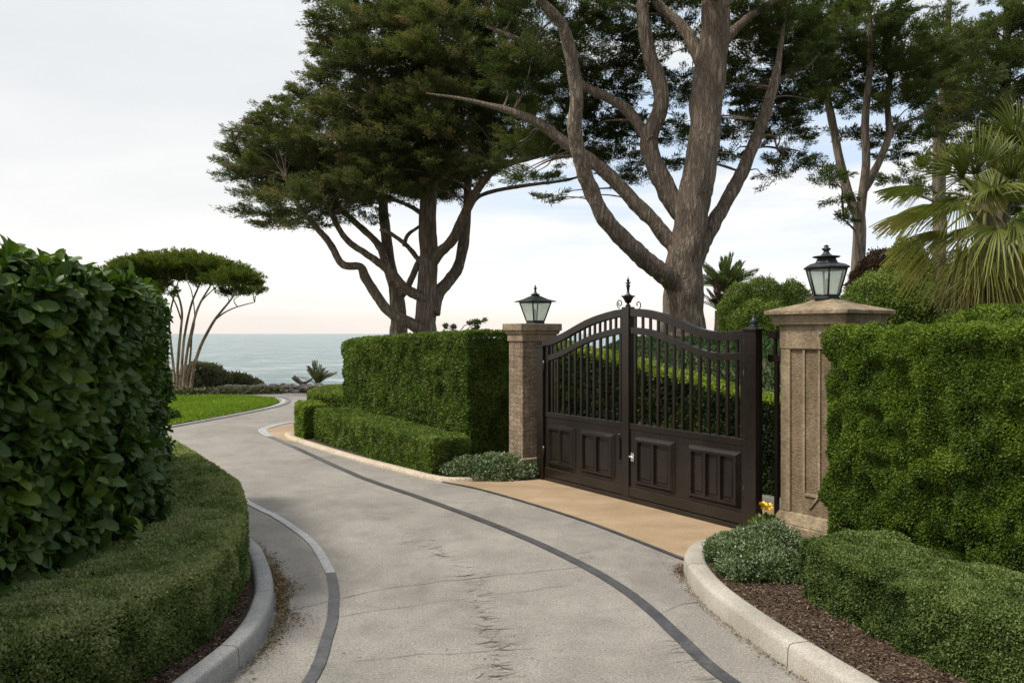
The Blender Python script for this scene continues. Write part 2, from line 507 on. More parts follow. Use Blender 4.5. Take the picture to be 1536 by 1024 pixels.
def hedge(name, path, width, side, zt, mat, leaf=0.022, zb=0.0, cov=2.6, rough=0.03, rnd_r=0.05, lod=0.0042, capA=True, capB=True, back=0.35, new_or_lit_top=0.18, seed=1, parent=None, tmul=1.0, holes=-1, lump=1.6):
    """clipped hedge: 'path' is the foot of the visible face; the body lies on the right (side=1) or left (-1) of it"""
    P = catmull(np.array(path, float), 8)
    seg = np.linalg.norm(np.diff(P[:, :2], axis=0), axis=1)
    S = np.concatenate([[0], np.cumsum(seg)]); Ltot = S[-1]
    ZT = np.interp(S, np.linspace(0, Ltot, len(zt)), zt) if isinstance(zt, (list, tuple)) else np.full(len(P), zt)
    Tn = norm(np.gradient(P[:, :2], axis=0))
    Rt = np.stack([Tn[:, 1], -Tn[:, 0]], 1) * side     # towards the body

    def at(s):
        x = np.interp(s, S, P[:, 0]); y = np.interp(s, S, P[:, 1]); z = np.interp(s, S, ZT)
        r = norm(np.stack([np.interp(s, S, Rt[:, 0]), np.interp(s, S, Rt[:, 1])], 1))
        return x, y, z, r

    fol = Fol()
    H = float(np.mean(ZT)) - zb
    dmin = float(np.min(P[:, 1]))
    base = max(leaf, lod * dmin)

    def emit(pos, nrm, n_edge):
        dist = np.linalg.norm(pos - np.array([0, 0, CAMZ]), axis=1)
        Lf = np.maximum(leaf, lod * dist)
        keep = RNG.random(len(pos)) < (base / Lf) ** 2
        hol = vnoise(pos * 8.0, seed + 21) * 0.6 + vnoise(pos * 19.0, seed + 22) * 0.4
        keep &= (hol > holes + 0.18) | (RNG.random(len(pos)) < 0.12)
        pos, nrm, Lf = pos[keep], nrm[keep], Lf[keep]
        b = fbm(pos * 3.0, seed, 2) - 0.5
        b2 = vnoise(pos * 9.0, seed + 9) - 0.5
        pos = pos + nrm * (b * rough * 2 + b2 * rough * lump)[:, None] - nrm * (RNG.random(len(pos)) ** 2 * base * 1.6)[:, None]
        n = len(pos)
        D = nrm * 0.55 + rnd(n, 0.65) + np.array([0, 0, 0.18])
        N = nrm * 0.9 + rnd(n, 0.55)
        clump = fbm(pos * 7.0, seed + 3, 2)
        t = 0.36 + (clump - 0.5) * 0.75 + b * 0.5 + RNG.normal(size=n) * 0.11 + new_or_lit_top * np.clip(nrm[:, 2], 0, 1) + new_or_lit_top * 0.8 * np.exp(-((np.interp(pos[:, 1] * 0, [0], [0]) + n_edge[keep]) / 0.06) ** 2)
        t += (RNG.random(n) < 0.02) * 0.25
        sz = RNG.uniform(0.75, 1.3, n)
        V, Fc, T = leaves(pos, D, N, Lf * sz, Lf * sz * 0.62, t * tmul)
        fol.put(V, Fc, T, 0)

    dens = cov / (0.31 * base * base)
    # faces
    for which in (0, 1):
        n = int(Ltot * H * dens * (1.0 if which == 0 else back))
        if n < 10: continue
        s = RNG.random(n) * Ltot
        x, y, z, r = at(s)
        zz = zb + (z - zb) * RNG.random(n)
        d = z - zz
        ins = np.where(d < rnd_r, rnd_r - np.sqrt(np.maximum(rnd_r ** 2 - (rnd_r - np.minimum(d, rnd_r)) ** 2, 0)), 0)
        off = ins if which == 0 else width - ins
        pos = np.stack([x + r[:, 0] * off, y + r[:, 1] * off, zz], 1)
        up = np.clip(1 - d / rnd_r, 0, 1)
        nrm = np.stack([-r[:, 0], -r[:, 1], np.zeros(n)], 1) * (1 if which == 0 else -1)
        nrm = norm(nrm * (1 - up * 0.5)[:, None] + np.array([0, 0, 1.0]) * (up * 0.7)[:, None])
        emit(pos, nrm, d)
    # top
    n = int(Ltot * width * dens)
    s = RNG.random(n) * Ltot
    x, y, z, r = at(s)
    q = RNG.random(n) * width
    e = np.minimum(q, width - q)
    dz = np.where(e < rnd_r, rnd_r - np.sqrt(np.maximum(rnd_r ** 2 - (rnd_r - np.minimum(e, rnd_r)) ** 2, 0)), 0)
    emit(np.stack([x + r[:, 0] * q, y + r[:, 1] * q, z - dz], 1), np.tile(np.array([0, 0, 1.0]), (n, 1)), q)
    # ends
    for on, s0, sg in ((capA, 0.0, -1), (capB, Ltot, 1)):
        if not on: continue
        n = int(width * H * dens)
        x, y, z, r = at(np.full(n, s0))
        q = RNG.random(n) * width
        zz = zb + (z - zb) * RNG.random(n)
        t = Tn[0] if sg < 0 else Tn[-1]
        nrm = np.tile(np.array([t[0] * sg, t[1] * sg, 0.0]), (n, 1))
        pos = np.stack([x + r[:, 0] * q, y + r[:, 1] * q, zz], 1)
        emit(pos, nrm, np.full(n, 9.0))
    # core
    ins = 0.05 + rough * 0.9 + base * 0.8
    Cv, Cf = [], []
    m = len(P)
    ss = np.linspace(ins, Ltot - ins, m)
    x, y, z, r = at(ss)
    for q, zz in ((ins, np.full(m, zb)), (ins, z - ins), (width - ins, z - ins), (width - ins, np.full(m, zb))):
        Cv.append(np.stack([x + r[:, 0] * q, y + r[:, 1] * q, zz], 1))
    Cv = np.vstack(Cv)
    for k in range(3):
        for i in range(m - 1):
            Cf.append((k * m + i, k * m + i + 1, (k + 1) * m + i + 1, (k + 1) * m + i))
    Cf.append((0, m, 2 * m, 3 * m)); Cf.append((m - 1, 2 * m - 1, 3 * m - 1, 4 * m - 1))
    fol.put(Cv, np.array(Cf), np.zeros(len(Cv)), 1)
    return fol.build(name, [mat, M['core']], parent)


def sphere_dirs(n, zmin=-0.5):
    z = RNG.uniform(zmin, 1, n); a = RNG.uniform(0, 2 * math.pi, n); r = np.sqrt(np.maximum(1 - z * z, 0))
    return np.stack([r * np.cos(a), r * np.sin(a), z], 1)


def icocore(fol, c, r, mi):
    nu, nv = 16, 9
    V = []
    for j in range(nv + 1):
        ph = math.pi * j / nv
        for i in range(nu):
            th = 2 * math.pi * i / nu
            V.append((c[0] + r[0] * math.sin(ph) * math.cos(th), c[1] + r[1] * math.sin(ph) * math.sin(th), c[2] + r[2] * math.cos(ph)))
    Fq = [(j * nu + i, j * nu + (i + 1) % nu, (j + 1) * nu + (i + 1) % nu, (j + 1) * nu + i) for j in range(nv) for i in range(nu)]
    fol.put(np.array(V), np.array(Fq), np.zeros(len(V)), mi)


def bush(name, blobs, mat, leaf, cov=2.5, lumps=0.12, zmin=-0.35, seed=2, asp=0.5, parent=None, fuzzy=0.25, tint0=0.4, flower=0.0):
    """rounded shrub: leaves over lumpy ellipsoids with a near-black solid core"""
    fol = Fol()
    for c, r in blobs:
        c = np.array(c, float); r = np.array(r, float)
        area = 4 * math.pi * ((r[0] * r[1]) ** 1.6 / 3 + (r[0] * r[2]) ** 1.6 / 3 + (r[1] * r[2]) ** 1.6 / 3) ** (1 / 1.6) * 0.75
        n = int(area * cov / (0.5 * asp * leaf * leaf))
        d = sphere_dirs(n, zmin)
        nr = norm(d / r)
        p = c + d * r
        lump = fbm(p / max(r.max() * 0.35, 0.05), seed, 3) - 0.5
        p = c + d * r * (1 + lump * lumps * 3 - RNG.random(n) ** 2 * fuzzy + RNG.random(n) ** 8 * 0.12)[:, None]
        D = nr * 0.6 + rnd(n, 0.6) + np.array([0, 0, 0.25])
        N = nr + rnd(n, 0.5)
        t = tint0 + lump * 1.1 + RNG.normal(size=n) * 0.15 + 0.12 * nr[:, 2]
        t = np.where(RNG.random(n) < flower, 1.0, np.minimum(t, 0.8 if flower else 1))
        sz = RNG.uniform(0.7, 1.35, n) * leaf
        fol.put(*leaves(p, D, N, sz, sz * asp, t), 0)
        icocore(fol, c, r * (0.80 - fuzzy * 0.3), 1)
    return fol.build(name, [mat, M['core']], parent)


def crown(name, blobs, mat, parent, tufts=40, per=45, L=0.16, Wd=0.03, up=0.35, wind=(0, 0, 0), tuft_r=0.16, zmin=-0.35, seed=3, shell=0.55, brown=0.0, core=0.0, spread=0.6, stretch=1.0):
    """conifer crown: sprays of needles in tufts spread through the volume of many pads"""
    fol = Fol()
    wind = np.array(wind, float)
    for c, r, dens in blobs:
        c = np.array(c, float); r = np.array(r, float) * np.array([1.08, 1.08, 0.8])
        nt_ = max(6, int(tufts * dens * (r[0] * r[2]) ** 1.0 / 0.5))
        d = sphere_dirs(nt_, zmin)
        k = shell + (1 - shell) * RNG.random(nt_) ** 0.6
        tp = c + d * r * k[:, None] * (1 + 0.35 * (fbm(d * 2.2 + c, seed, 2) - 0.5))[:, None]
        td = norm(d * np.array([1, 1, 0.45]) + np.array([0, 0, up]) + wind + rnd(nt_, 0.25))
        tt = 0.38 + (fbm(tp * 0.9, seed + 1, 3) - 0.5) * 0.9 + 0.10 * d[:, 2] + RNG.normal(size=nt_) * 0.08
        tt = np.where(RNG.random(nt_) < brown, 0.95, tt)
        ts = RNG.uniform(0.6, 1.35, nt_)
        idx = np.repeat(np.arange(nt_), per)
        n = len(idx)
        along = RNG.random(n)
        rad = rnd(n, 1.0) * (tuft_r * ts[idx] * (0.75 - 0.45 * along) * 0.6)[:, None]
        rad[:, 2] *= 0.45
        p = tp[idx] + td[idx] * ((along - 0.35) * tuft_r * 2.2 * ts[idx] * stretch)[:, None] + rad
        D = td[idx] * 0.8 + norm(rad) * spread * 0.6 + rnd(n, spread * 0.5)
        N = np.array([0, 0, 0.8]) + rnd(n, 0.7)
        sz = RNG.uniform(0.6, 1.3, n)
        fol.put(*leaves(p, D, N, L * sz, Wd * sz, tt[idx] + RNG.normal(size=n) * 0.1), 0)
        if core:
            icocore(fol, c, r * core, 1)
    return fol.build(name, [mat, M['core']], parent)


def woody(name, branches, mat, parent, n=10, wob=0.06, flare=None, seed=5, seg=6):
    """trunk and limbs: each branch is a list of points with radii"""
    V, Fq, Ft, off = [], [], [], 0
    for pts, rad in branches:
        pts = np.array(pts, float); rad = np.array(rad, float)
        P = catmull(pts, seg if rad.max() > 0.05 else 6)
        R = np.interp(np.linspace(0, 1, len(P)), np.linspace(0, 1, len(rad)), rad)
        P = P + (np.stack([vnoise(P * 2.3, seed), vnoise(P * 2.3, seed + 1), vnoise(P * 2.3, seed + 2)], 1) - 0.5) * R[:, None] * 0.25
        nn = n if R.max() > 0.05 else 6
        v, fs = tube_np(P, R, nn)
        d = vnoise(v * np.array([9, 9, 2.5]), seed + 7) - 0.5
        cen = np.repeat(P, nn, axis=0)
        v[:len(cen)] = cen + (v[:len(cen)] - cen) * (1 + d[:len(cen)] * wob * 5 + ((np.abs(vnoise(v * np.array([16, 16, 1.6]), seed + 8) - 0.5) * 2 - 0.5) * 0.16 * np.clip(seg / 6 - 1, 0, 1))[:len(cen)])[:, None]
        V.append(v)
        for f in fs:
            (Fq if len(f) == 4 else Ft).append([i + off for i in f])
        off += len(v)
    return mesh_np(name, np.vstack(V), [np.array(Fq), np.array(Ft)], mat, None, None, True, parent)


def pxb(lst, Y, rpx, dy=0.0):
    """limb drawn as (px,py) points at depth Y, receding by dy towards its tip; radii in photo pixels"""
    n = len(lst)
    return [W(p[0], p[1], Y + dy * (i / max(n - 1, 1)) + (p[2] if len(p) > 2 else 0)) for i, p in enumerate(lst)], [r * Y / F for r in rpx]


def pads(lst, Y, depth, jit=0.5, dens=1.0):
    """crown pads listed as (px,py,rx,ry[,dy]) in the photograph, given real depth"""
    out = []
    for b in lst:
        yy = Y + (b[4] if len(b) > 4 else RNG.uniform(-depth, depth) * jit)
        rx, rz = b[2] * yy / F, b[3] * yy / F
        out.append((W(b[0], b[1], yy), (rx, max(rx * 0.85, 0.3), rz), dens))
    return out


# ------------------------------------------------------------------ ground, road, sea
OG = np.array([2.16, 7.24]); GD = np.array([-0.559, 0.829]); GN = np.array([-0.829, -0.559])


def GS(s, v):
    p = OG + GD * s + GN * v
    return (p[0], p[1])


def smooth(a, b, x):
    t = np.clip((x - a) / (b - a), 0, 1)
    return t * t * (3 - 2 * t)


def terrain_z(x, y):
    rel = np.stack([x - OG[0], y - OG[1]], -1)
    s = rel @ GD; v = -(rel @ GN)
    bank = 1.74 * smooth(1.6, 3.4, v) * (1 - smooth(5.0, 9.5, s)) + 0.25 * smooth(5, 14, v) * (1 - smooth(5, 9, s))
    edge = 26.8 + 1.4 * np.sin(x * 0.35) + 0.6 * np.sin(x * 1.1) + smooth(-1, 5, x) * 16
    drop = -13.5 * smooth(0, 9, y - edge) ** 0.8
    bumps = (fbm(np.stack([x * 0.5, y * 0.5, x * 0], -1).reshape(-1, 3), 4, 3).reshape(x.shape) - 0.5) * 0.25 * smooth(23.5, 26, y)
    return -0.03 + bank + drop + bumps


def build_ground():
    xs = np.concatenate([np.linspace(-60, -14, 24), np.linspace(-13.5, 14, 112), np.linspace(14.5, 60, 24)])
    ys = np.concatenate([np.linspace(-6, 30, 145), np.linspace(30.5, 60, 30)])
    X, Y = np.meshgrid(xs, ys)
    Z = terrain_z(X, Y)
    V = np.stack([X, Y, Z], -1).reshape(-1, 3)
    nx = len(xs)
    i, j = np.meshgrid(np.arange(nx - 1), np.arange(len(ys) - 1))
    a = (j * nx + i).ravel()
    o = mesh_np('ground', V, [np.stack([a, a + 1, a + nx + 1, a + nx], 1)], M['ground'], None, None, True)
    tag(o, 'bare earth ground under the garden ending at the sea cliff', 'ground', kind='structure')


build_ground()


def sheet(name, pts, z, mat, label, cat='ground'):
    """flat polygon, triangulated"""
    from mathutils.geometry import tessellate_polygon
    tris = tessellate_polygon([[Vector((p[0], p[1], 0)) for p in pts]])
    me = bpy.data.meshes.new(name)
    fs = []
    for t in tris:
        a, b, c = [pts[i] for i in t]
        cr = (b[0] - a[0]) * (c[1] - a[1]) - (b[1] - a[1]) * (c[0] - a[0])
        fs.append(t if cr > 0 else t[::-1])
    me.from_pydata([(p[0], p[1], z) for p in pts], [], fs)
    me.materials.append(mat); me.update()
    return tag(link(name, me), label, cat, kind='structure')


def ribbon(name, path, w, z, mat, label, h=0.0, cat='paving strip', rnd_top=0.0, kind='structure', wobble=0.0, joints=0.0, profile=None):
    P = catmull(np.array(path, float), 8)
    T = norm(np.gradient(P, axis=0)); R = np.stack([T[:, 1], -T[:, 0]], 1)
    if profile is None:
        profile = [(-w / 2, z), (w / 2, z)] if h == 0 else [(-w / 2, z), (-w / 2, z + h), (w / 2, z + h), (w / 2, z)]
    k = len(profile)
    V = []
    for i in range(len(P)):
        wb = (vnoise(np.array([[P[i, 0] * 3, P[i, 1] * 3, 0.0]]), 3)[0] - 0.5) * wobble
        for o_, zz in profile:
            V.append((P[i, 0] + R[i, 0] * (o_ + wb), P[i, 1] + R[i, 1] * (o_ + wb), zz))
    Fq = []
    for i in range(len(P) - 1):
        for j in range(k - 1):
            Fq.append((i * k + j, i * k + j + 1, (i + 1) * k + j + 1, (i + 1) * k + j))
    Fq = [f[::-1] for f in Fq]
    me = bpy.data.meshes.new(name)
    caps = [tuple(range(k)), tuple((len(P) - 1) * k + j for j in range(k))[::-1]] if k > 2 else []
    me.from_pydata(V, [], Fq + caps)
    me.materials.append(mat)
    me.polygons.foreach_set('use_smooth', [k > 4] * len(me.polygons))
    me.update()
    o = link(name, me)
    return tag(o, label, cat, kind=kind)


# roads
L_KERB = [(-2.3, 2.2), (-1.75, 3.2), (-1.55, 4.1), (-1.52, 4.6), (-1.59, 5.06), (-1.70, 5.45), (-1.90, 5.96), (-2.13, 6.42), (-2.75, 7.4), (-3.6, 8.9), (-4.7, 10.6)]
R_KERB = [(1.95, 6.62), (1.60, 6.44), (1.42, 6.15), (1.355, 5.8), (1.365, 5.3), (1.46, 4.75), (1.60, 4.2), (1.84, 3.4), (2.15, 2.5)]
road = [(-2.3, 1.5), (-2.25, 2.2), (-1.7, 3.2), (-1.5, 4.1), (-1.52, 4.8), (-1.7, 5.5), (-2.1, 6.4), (-2.75, 7.4), (-3.6, 8.9), (-4.7, 10.6), (-6.6, 13.8), (-6.75, 15.2), (-6.3, 17.2), (-5.97, 19.4), (-6.05, 20.8), (-6.5, 22.0), (-7.4, 22.8), (-10, 23.0), (-10, 23.9), (-6, 24.1), (-2, 23.6), (3, 22.5), (3, 20), (-3.0, 18.6), (-3.2, 13.4),
        (0.4, 10.8), (1.1, 11.6), (3.9, 8.6), (2.6, 7.0), (1.75, 6.5), (1.5, 6.2), (1.4, 5.8), (1.4, 5.3), (1.5, 4.7), (1.65, 4.2), (1.9, 3.4), (2.2, 1.5)]
sheet('driveway', road, 0.0, M['road'], 'pale grey aggregate driveway curving past the gate towards the sea', 'driveway')
sheet('gate_apron', [(1.62, 6.40), (1.40, 6.31), (1.02, 7.05), (0.70, 7.64), (0.2, 8.42), (-0.37, 9.2), (-0.8, 9.66), (-0.62, 10.05), (0.3, 10.35), (0.9, 10.7), (3.1, 8.0), (2.3, 6.9)], 0.004, M['apron'], 'tan concrete apron between the driveway and the bronze gate', 'paving')
sheet('side_paving', [(-4.35, 14.0), (-4.62, 15.0), (-4.42, 16.0), (-4.0, 16.35), (-3.3, 16.2), (-3.2, 13.3), (-3.55, 13.1)], 0.004, M['apron'], 'small tan paved corner around the end of the low box hedge', 'paving')
ribbon('paving_strip', [(1.9, 2.6), (1.45, 3.4), (1.13, 4.1), (0.975, 4.78), (0.83, 5.45), (0.53, 6.23), (-0.05, 7.29), (-0.92, 8.6), (-1.91, 10.0), (-3.47, 12.65), (-4.22, 13.9)], 0.085, 0.008, M['strip'], 'long dark stone strip curving along the right lane of the driveway', wobble=0.012)
ribbon('paving_strip', [(-4.22, 13.9), (-4.5, 14.45), (-4.68, 15.04), (-4.55, 16.0), (-4.1, 16.4), (-3.4, 16.4)], 0.15, 0.008, M['strip_pale'], 'pale stone strip looping round the low hedge corner')
ribbon('paving_strip', [(-1.35, 3.1), (-1.12, 3.7), (-1.05, 4.15), (-1.10, 4.78), (-1.20, 5.38), (-1.36, 5.98)], 0.070, 0.008, M['strip'], 'dark stone strip beside the left kerb in the foreground', wobble=0.012)
ribbon('paving_strip', [(-1.36, 5.98), (-1.71, 6.83), (-2.26, 7.74), (-2.75, 8.4), (-4.2, 10.6), (-5.9, 13.2)], 0.070, 0.008, M['strip_pale'], 'stone strip coloured pale for the light it catches, behind the low curved hedge', wobble=0.012)
ribbon('paving_strip', [(1.37, 6.33), (1.02, 7.03), (0.70, 7.62), (0.2, 8.40), (-0.37, 9.18), (-0.85, 9.66)], 0.045, 0.010, M['strip'], 'thin dark strip bordering the tan apron')
ribbon('paving_strip', [(-6.7, 15.1), (-6.25, 17.2), (-5.92, 19.4), (-5.98, 20.8), (-6.45, 22.1), (-7.4, 22.85), (-9.5, 23.0)], 0.10, 0.008, M['strip_pale'], 'pale stone edging round the tip of the lawn')
ribbon('paving_strip', [(-6.56, 15.1), (-6.1, 17.2), (-5.77, 19.4), (-5.83, 20.8), (-6.33, 22.2), (-7.35, 22.98), (-9.5, 23.15)], 0.06, 0.012, M['strip'], 'thin dark line beside the lawn edging')
KP = [(-0.085, 0.0), (-0.075, 0.105), (-0.06, 0.122), (-0.04, 0.128), (0.05, 0.128), (0.07, 0.12), (0.08, 0.10), (0.085, 0.0)]
KL = [(o_ * 0.78, z_) for o_, z_ in KP]
ribbon('kerb', L_KERB, 0.14, 0, M['kerb_grey'], 'grey rounded concrete kerb along the low hedge on the left', cat='kerb', profile=KL)
ribbon('kerb', R_KERB, 0.17, 0, M['kerb'], 'beige rounded concrete kerb sweeping round the right planting bed', cat='kerb', profile=KP)
ribbon('kerb', [(-0.2, 9.93), (-0.62, 9.72), (-0.93, 9.82), (-1.5, 10.5), (-2.16, 11.32), (-3.0, 12.5), (-3.74, 13.6), (-3.96, 14.1)], 0.13, 0, M['kerb_tan'], 'narrow tan stone kerb at the foot of the low box hedge', cat='kerb', profile=[(-0.065, 0), (-0.06, 0.035), (-0.045, 0.045), (0.045, 0.045), (0.06, 0.035), (0.065, 0)])


def soilbed(name, pts, z, label):
    return sheet(name, pts, z, M['soil'], label, 'soil')


soilbed('soil_bed', [(-2.35, 2.2), (-1.8, 3.2), (-1.6, 4.1), (-1.57, 4.6), (-1.64, 5.06), (-1.75, 5.45), (-1.95, 5.96), (-2.18, 6.42), (-2.8, 7.4), (-3.65, 8.9), (-4.75, 10.6), (-5.0, 11.4), (-8, 12), (-8, 2)], 0.06, 'dark mulched soil under the laurel and low hedge')
soilbed('soil_bed', [(1.95, 6.6), (1.62, 6.4), (1.46, 6.13), (1.40, 5.8), (1.41, 5.3), (1.51, 4.75), (1.65, 4.2), (1.89, 3.4), (2.2, 2.5), (5.5, 2.5), (5.5, 7.6), (2.9, 7.6)], 0.07, 'dark mulched soil of the right planting bed')
soilbed('soil_bed', [(-0.2, 9.98), (-0.62, 9.77), (-0.9, 9.86), (-1.45, 10.55), (-2.1, 11.37), (-2.95, 12.55), (-3.68, 13.6), (-3.85, 14.2), (-3, 14.6), (-2.2, 14.2), (0.3, 11.6), (0.55, 10.6), (0.1, 10.1)], 0.02, 'soil strip under the tall middle hedge')

# joints across the kerbs
def kerb_joints(path, step, label, first=0.4, KP=KP):
    P = catmull(np.array(path, float), 12)
    S = np.concatenate([[0], np.cumsum(np.linalg.norm(np.diff(P, axis=0), axis=1))])
    T = norm(np.gradient(P, axis=0))
    s = first
    mb = MB()
    while s < S[-1]:
        c = np.array([np.interp(s, S, P[:, 0]), np.interp(s, S, P[:, 1])]); t = np.array([np.interp(s, S, T[:, 0]), np.interp(s, S, T[:, 1])])
        r = np.array([t[1], -t[0]])
        v = []
        for q in (-0.003, 0.003):
            for o_, zz in KP:
                p = c + t * q + r * o_ * 1.015
                v.append((p[0], p[1], zz + 0.0015))
        k = len(KP)
        mb.add(v, [(j, k + j, k + j + 1, j + 1) for j in range(k - 1)])
        s += step
    tag(mb.build('kerb_joint', M['crack']), label, 'kerb joints', kind='structure')


kerb_joints(L_KERB, 0.92, 'dark mortar joints across the left kerb', 0.4, KL)
kerb_joints(R_KERB, 1.5, 'dark mortar joints across the right kerb', 1.1)

# cracks and scuffs on the road
def slivers(name, items, label):
    mb = MB()
    for (x, y, L, w, ang) in items:
        n = 5
        pts = []
        for i in range(n + 1):
            t = i / n - 0.5
            j = random.uniform(-0.08, 0.08) * L
            pts.append((x + math.cos(ang) * t * L - math.sin(ang) * j * 0.5, y + math.sin(ang) * t * L + math.cos(ang) * j * 0.5))
        v, f = [], []
        for i, p in enumerate(pts):
            ww = w * (1 - abs(i / n - 0.5) * 1.9) * random.uniform(0.4, 1.2)
            v += [(p[0] + math.sin(ang) * ww / 2, p[1] - math.cos(ang) * ww / 2, 0.004), (p[0] - math.sin(ang) * ww / 2, p[1] + math.cos(ang) * ww / 2, 0.004)]
        for i in range(n):
            f.append((2 * i, 2 * i + 2, 2 * i + 3, 2 * i + 1))
        mb.add(v, f)
    o = mb.build(name, M['crack'])
    return tag(o, label, 'road marks', kind='structure')


items = []
for (a, b, nn) in (((500, 720), (560, 765), 20), ((560, 765), (620, 805), 30), ((620, 805), (690, 848), 50), ((690, 848), (716, 880), 36), ((716, 880), (730, 935), 48), ((730, 935), (748, 978), 54), ((748, 978), (745, 1040), 44)):
    for _ in range(nn):
        t = random.random()
        px = a[0] + (b[0] - a[0]) * t + random.gauss(0, 13); py = a[1] + (b[1] - a[1]) * t + random.gauss(0, 4)
        g = G(px, py)
        items.append((g[0], g[1], random.uniform(0.015, 0.15) * (1 + 1.2 * (random.random() < 0.15)), random.choice((0.003, 0.004, 0.006, 0.011)), random.gauss(0.2, 0.38)))
for _ in range(26):
    t = random.random()
    g = G(1000 + 60 * t + random.gauss(0, 10), 945 + 75 * t + random.gauss(0, 4))
    items.append((g[0], g[1], random.uniform(0.04, 0.2), random.uniform(0.003, 0.008), random.gauss(0.25, 0.2)))
for _ in range(12):
    g = G(random.gauss(880, 12), random.gauss(832, 3))
    items.append((g[0], g[1], random.uniform(0.03, 0.15), random.uniform(0.004, 0.01), random.gauss(0.2, 0.3)))
for _ in range(120):
    g = G(random.uniform(430, 1000), random.uniform(700, 1000))
    items.append((g[0], g[1], random.uniform(0.01, 0.05), random.uniform(0.003, 0.010), random.uniform(0, 3)))
slivers('tyre_scuff_marks', items, 'dark scuff marks and hairline chips down the middle of the driveway')


def crackline(pts, w):
    P = catmull(np.array([G(*p) for p in pts]), 10)
    P[:, 1] += (vnoise(np.stack([P[:, 0] * 8, P[:, 0] * 0, P[:, 0] * 0], 1), 2) - 0.5) * 0.03
    T = norm(np.gradient(P, axis=0)); R = np.stack([T[:, 1], -T[:, 0]], 1)
    ww = w * 0.8 * (0.2 + vnoise(np.stack([P[:, 0] * 11, P[:, 1] * 7, P[:, 0] * 0], 1), 5))[:, None]
    V = np.vstack([np.c_[P - R * ww / 2, np.full(len(P), 0.0042)], np.c_[P + R * ww / 2, np.full(len(P), 0.0042)]])
    n = len(P)
    return V, [(i, i + n, i + 1 + n, i + 1) for i in range(n - 1)]


mb = MB()
for pts, w in (([(480, 904), (600, 880), (720, 866), (880, 850)], 0.010), ([(505, 926), (640, 905), (760, 890), (850, 878)], 0.006), ([(470, 1002), (600, 984), (720, 978), (800, 972)], 0.006), ([(995, 917), (1020, 908), (1046, 902)], 0.010),
               ([(505, 680), (640, 690), (700, 700)], 0.008), ([(405, 880), (440, 868), (480, 862)], 0.006), ([(408, 925), (440, 915), (480, 905)], 0.006)):
    V, f = crackline(pts, w)
    mb.add(V, f)
tag(mb.build('expansion_crack', M['crack']), 'thin cracks running across the driveway surface', 'road marks', kind='structure')

# sea
me = bpy.data.meshes.new('sea')
S_ = 16000
me.from_pydata([(-S_, 20, -12.5), (S_, 20, -12.5), (S_, 2 * S_, -12.5), (-S_, 2 * S_, -12.5)], [], [(0, 1, 2, 3)])
me.materials.append(M['sea']); me.update()
tag(link('sea', me), 'pale grey green sea stretching to the horizon', 'sea', kind='structure')

# lawn on the left and its blades
LAWN = [(-6.82, 15.3), (-6.36, 17.2), (-6.02, 19.4), (-6.08, 20.8), (-6.53, 21.95), (-7.4, 22.72), (-8.4, 23.0), (-12, 22.6), (-16, 20), (-16, 15), (-9, 14.2)]
sheet('lawn', LAWN, 0.012, M['lawn'], 'bright green lawn left of the driveway', 'lawn')


def in_poly(x, y, poly):
    c = np.zeros(len(x), bool); n = len(poly)
    for i in range(n):
        x0, y0 = poly[i]; x1, y1 = poly[(i + 1) % n]
        hit = ((y0 > y) != (y1 > y)) & (x < (x1 - x0) * (y - y0) / (y1 - y0 + 1e-12) + x0)
        c ^= hit
    return c


def blades(n, pos, L, w, mat, name, label, seed=0):
    D = np.array([0, 0, 1.0]) + rnd(len(pos), 0.45)
    t = 0.45 + (fbm(pos * 0.8, seed, 3) - 0.5) * 0.6 + RNG.normal(size=len(pos)) * 0.15
    V, Fc, T = leaves(pos, D, rnd(len(pos)), L * RNG.uniform(0.6, 1.3, len(pos)), w, t)
    return tag(mesh_np(name, V, [Fc], mat, None, T), label, 'grass', kind='stuff')


q = np.stack([RNG.uniform(-13, -5.9, 90000), RNG.uniform(14.3, 23, 90000)], 1)
q = q[in_poly(q[:, 0], q[:, 1], LAWN)]
blades(0, np.c_[q, np.full(len(q), 0.012)], 0.05, 0.025, M['grass'], 'lawn_grass', 'short bright grass blades on the seaside lawn')

# grass bank behind the gate
q = np.stack([RNG.uniform(-0.9, 6.5, 90000), RNG.uniform(1.75, 6.5, 90000)], 1)
qx = OG[0] + GD[0] * q[:, 0] - GN[0] * q[:, 1]; qy = OG[1] + GD[1] * q[:, 0] - GN[1] * q[:, 1]
blades(0, np.stack([qx, qy, terrain_z(qx, qy)], 1), 0.055, 0.03, M['bank_grass'], 'bank_grass', 'green grass on the raised bank behind the gate', 6)

# mulch chips and dry leaf litter
def chips(name, pos, size, mat, label):
    n = len(pos)
    D = norm(rnd(n) * np.array([1, 1, 0.3])); N = np.array([0, 0, 1.0]) + rnd(n, 0.4)
    V, Fc, T = leaves(pos, D, N, size * RNG.uniform(0.5, 1.6, n), size * 0.4 * RNG.uniform(0.5, 1.5, n), RNG.random(n))
    return tag(mesh_np(name, V, [Fc], mat, None, T), label, 'litter', kind='stuff')


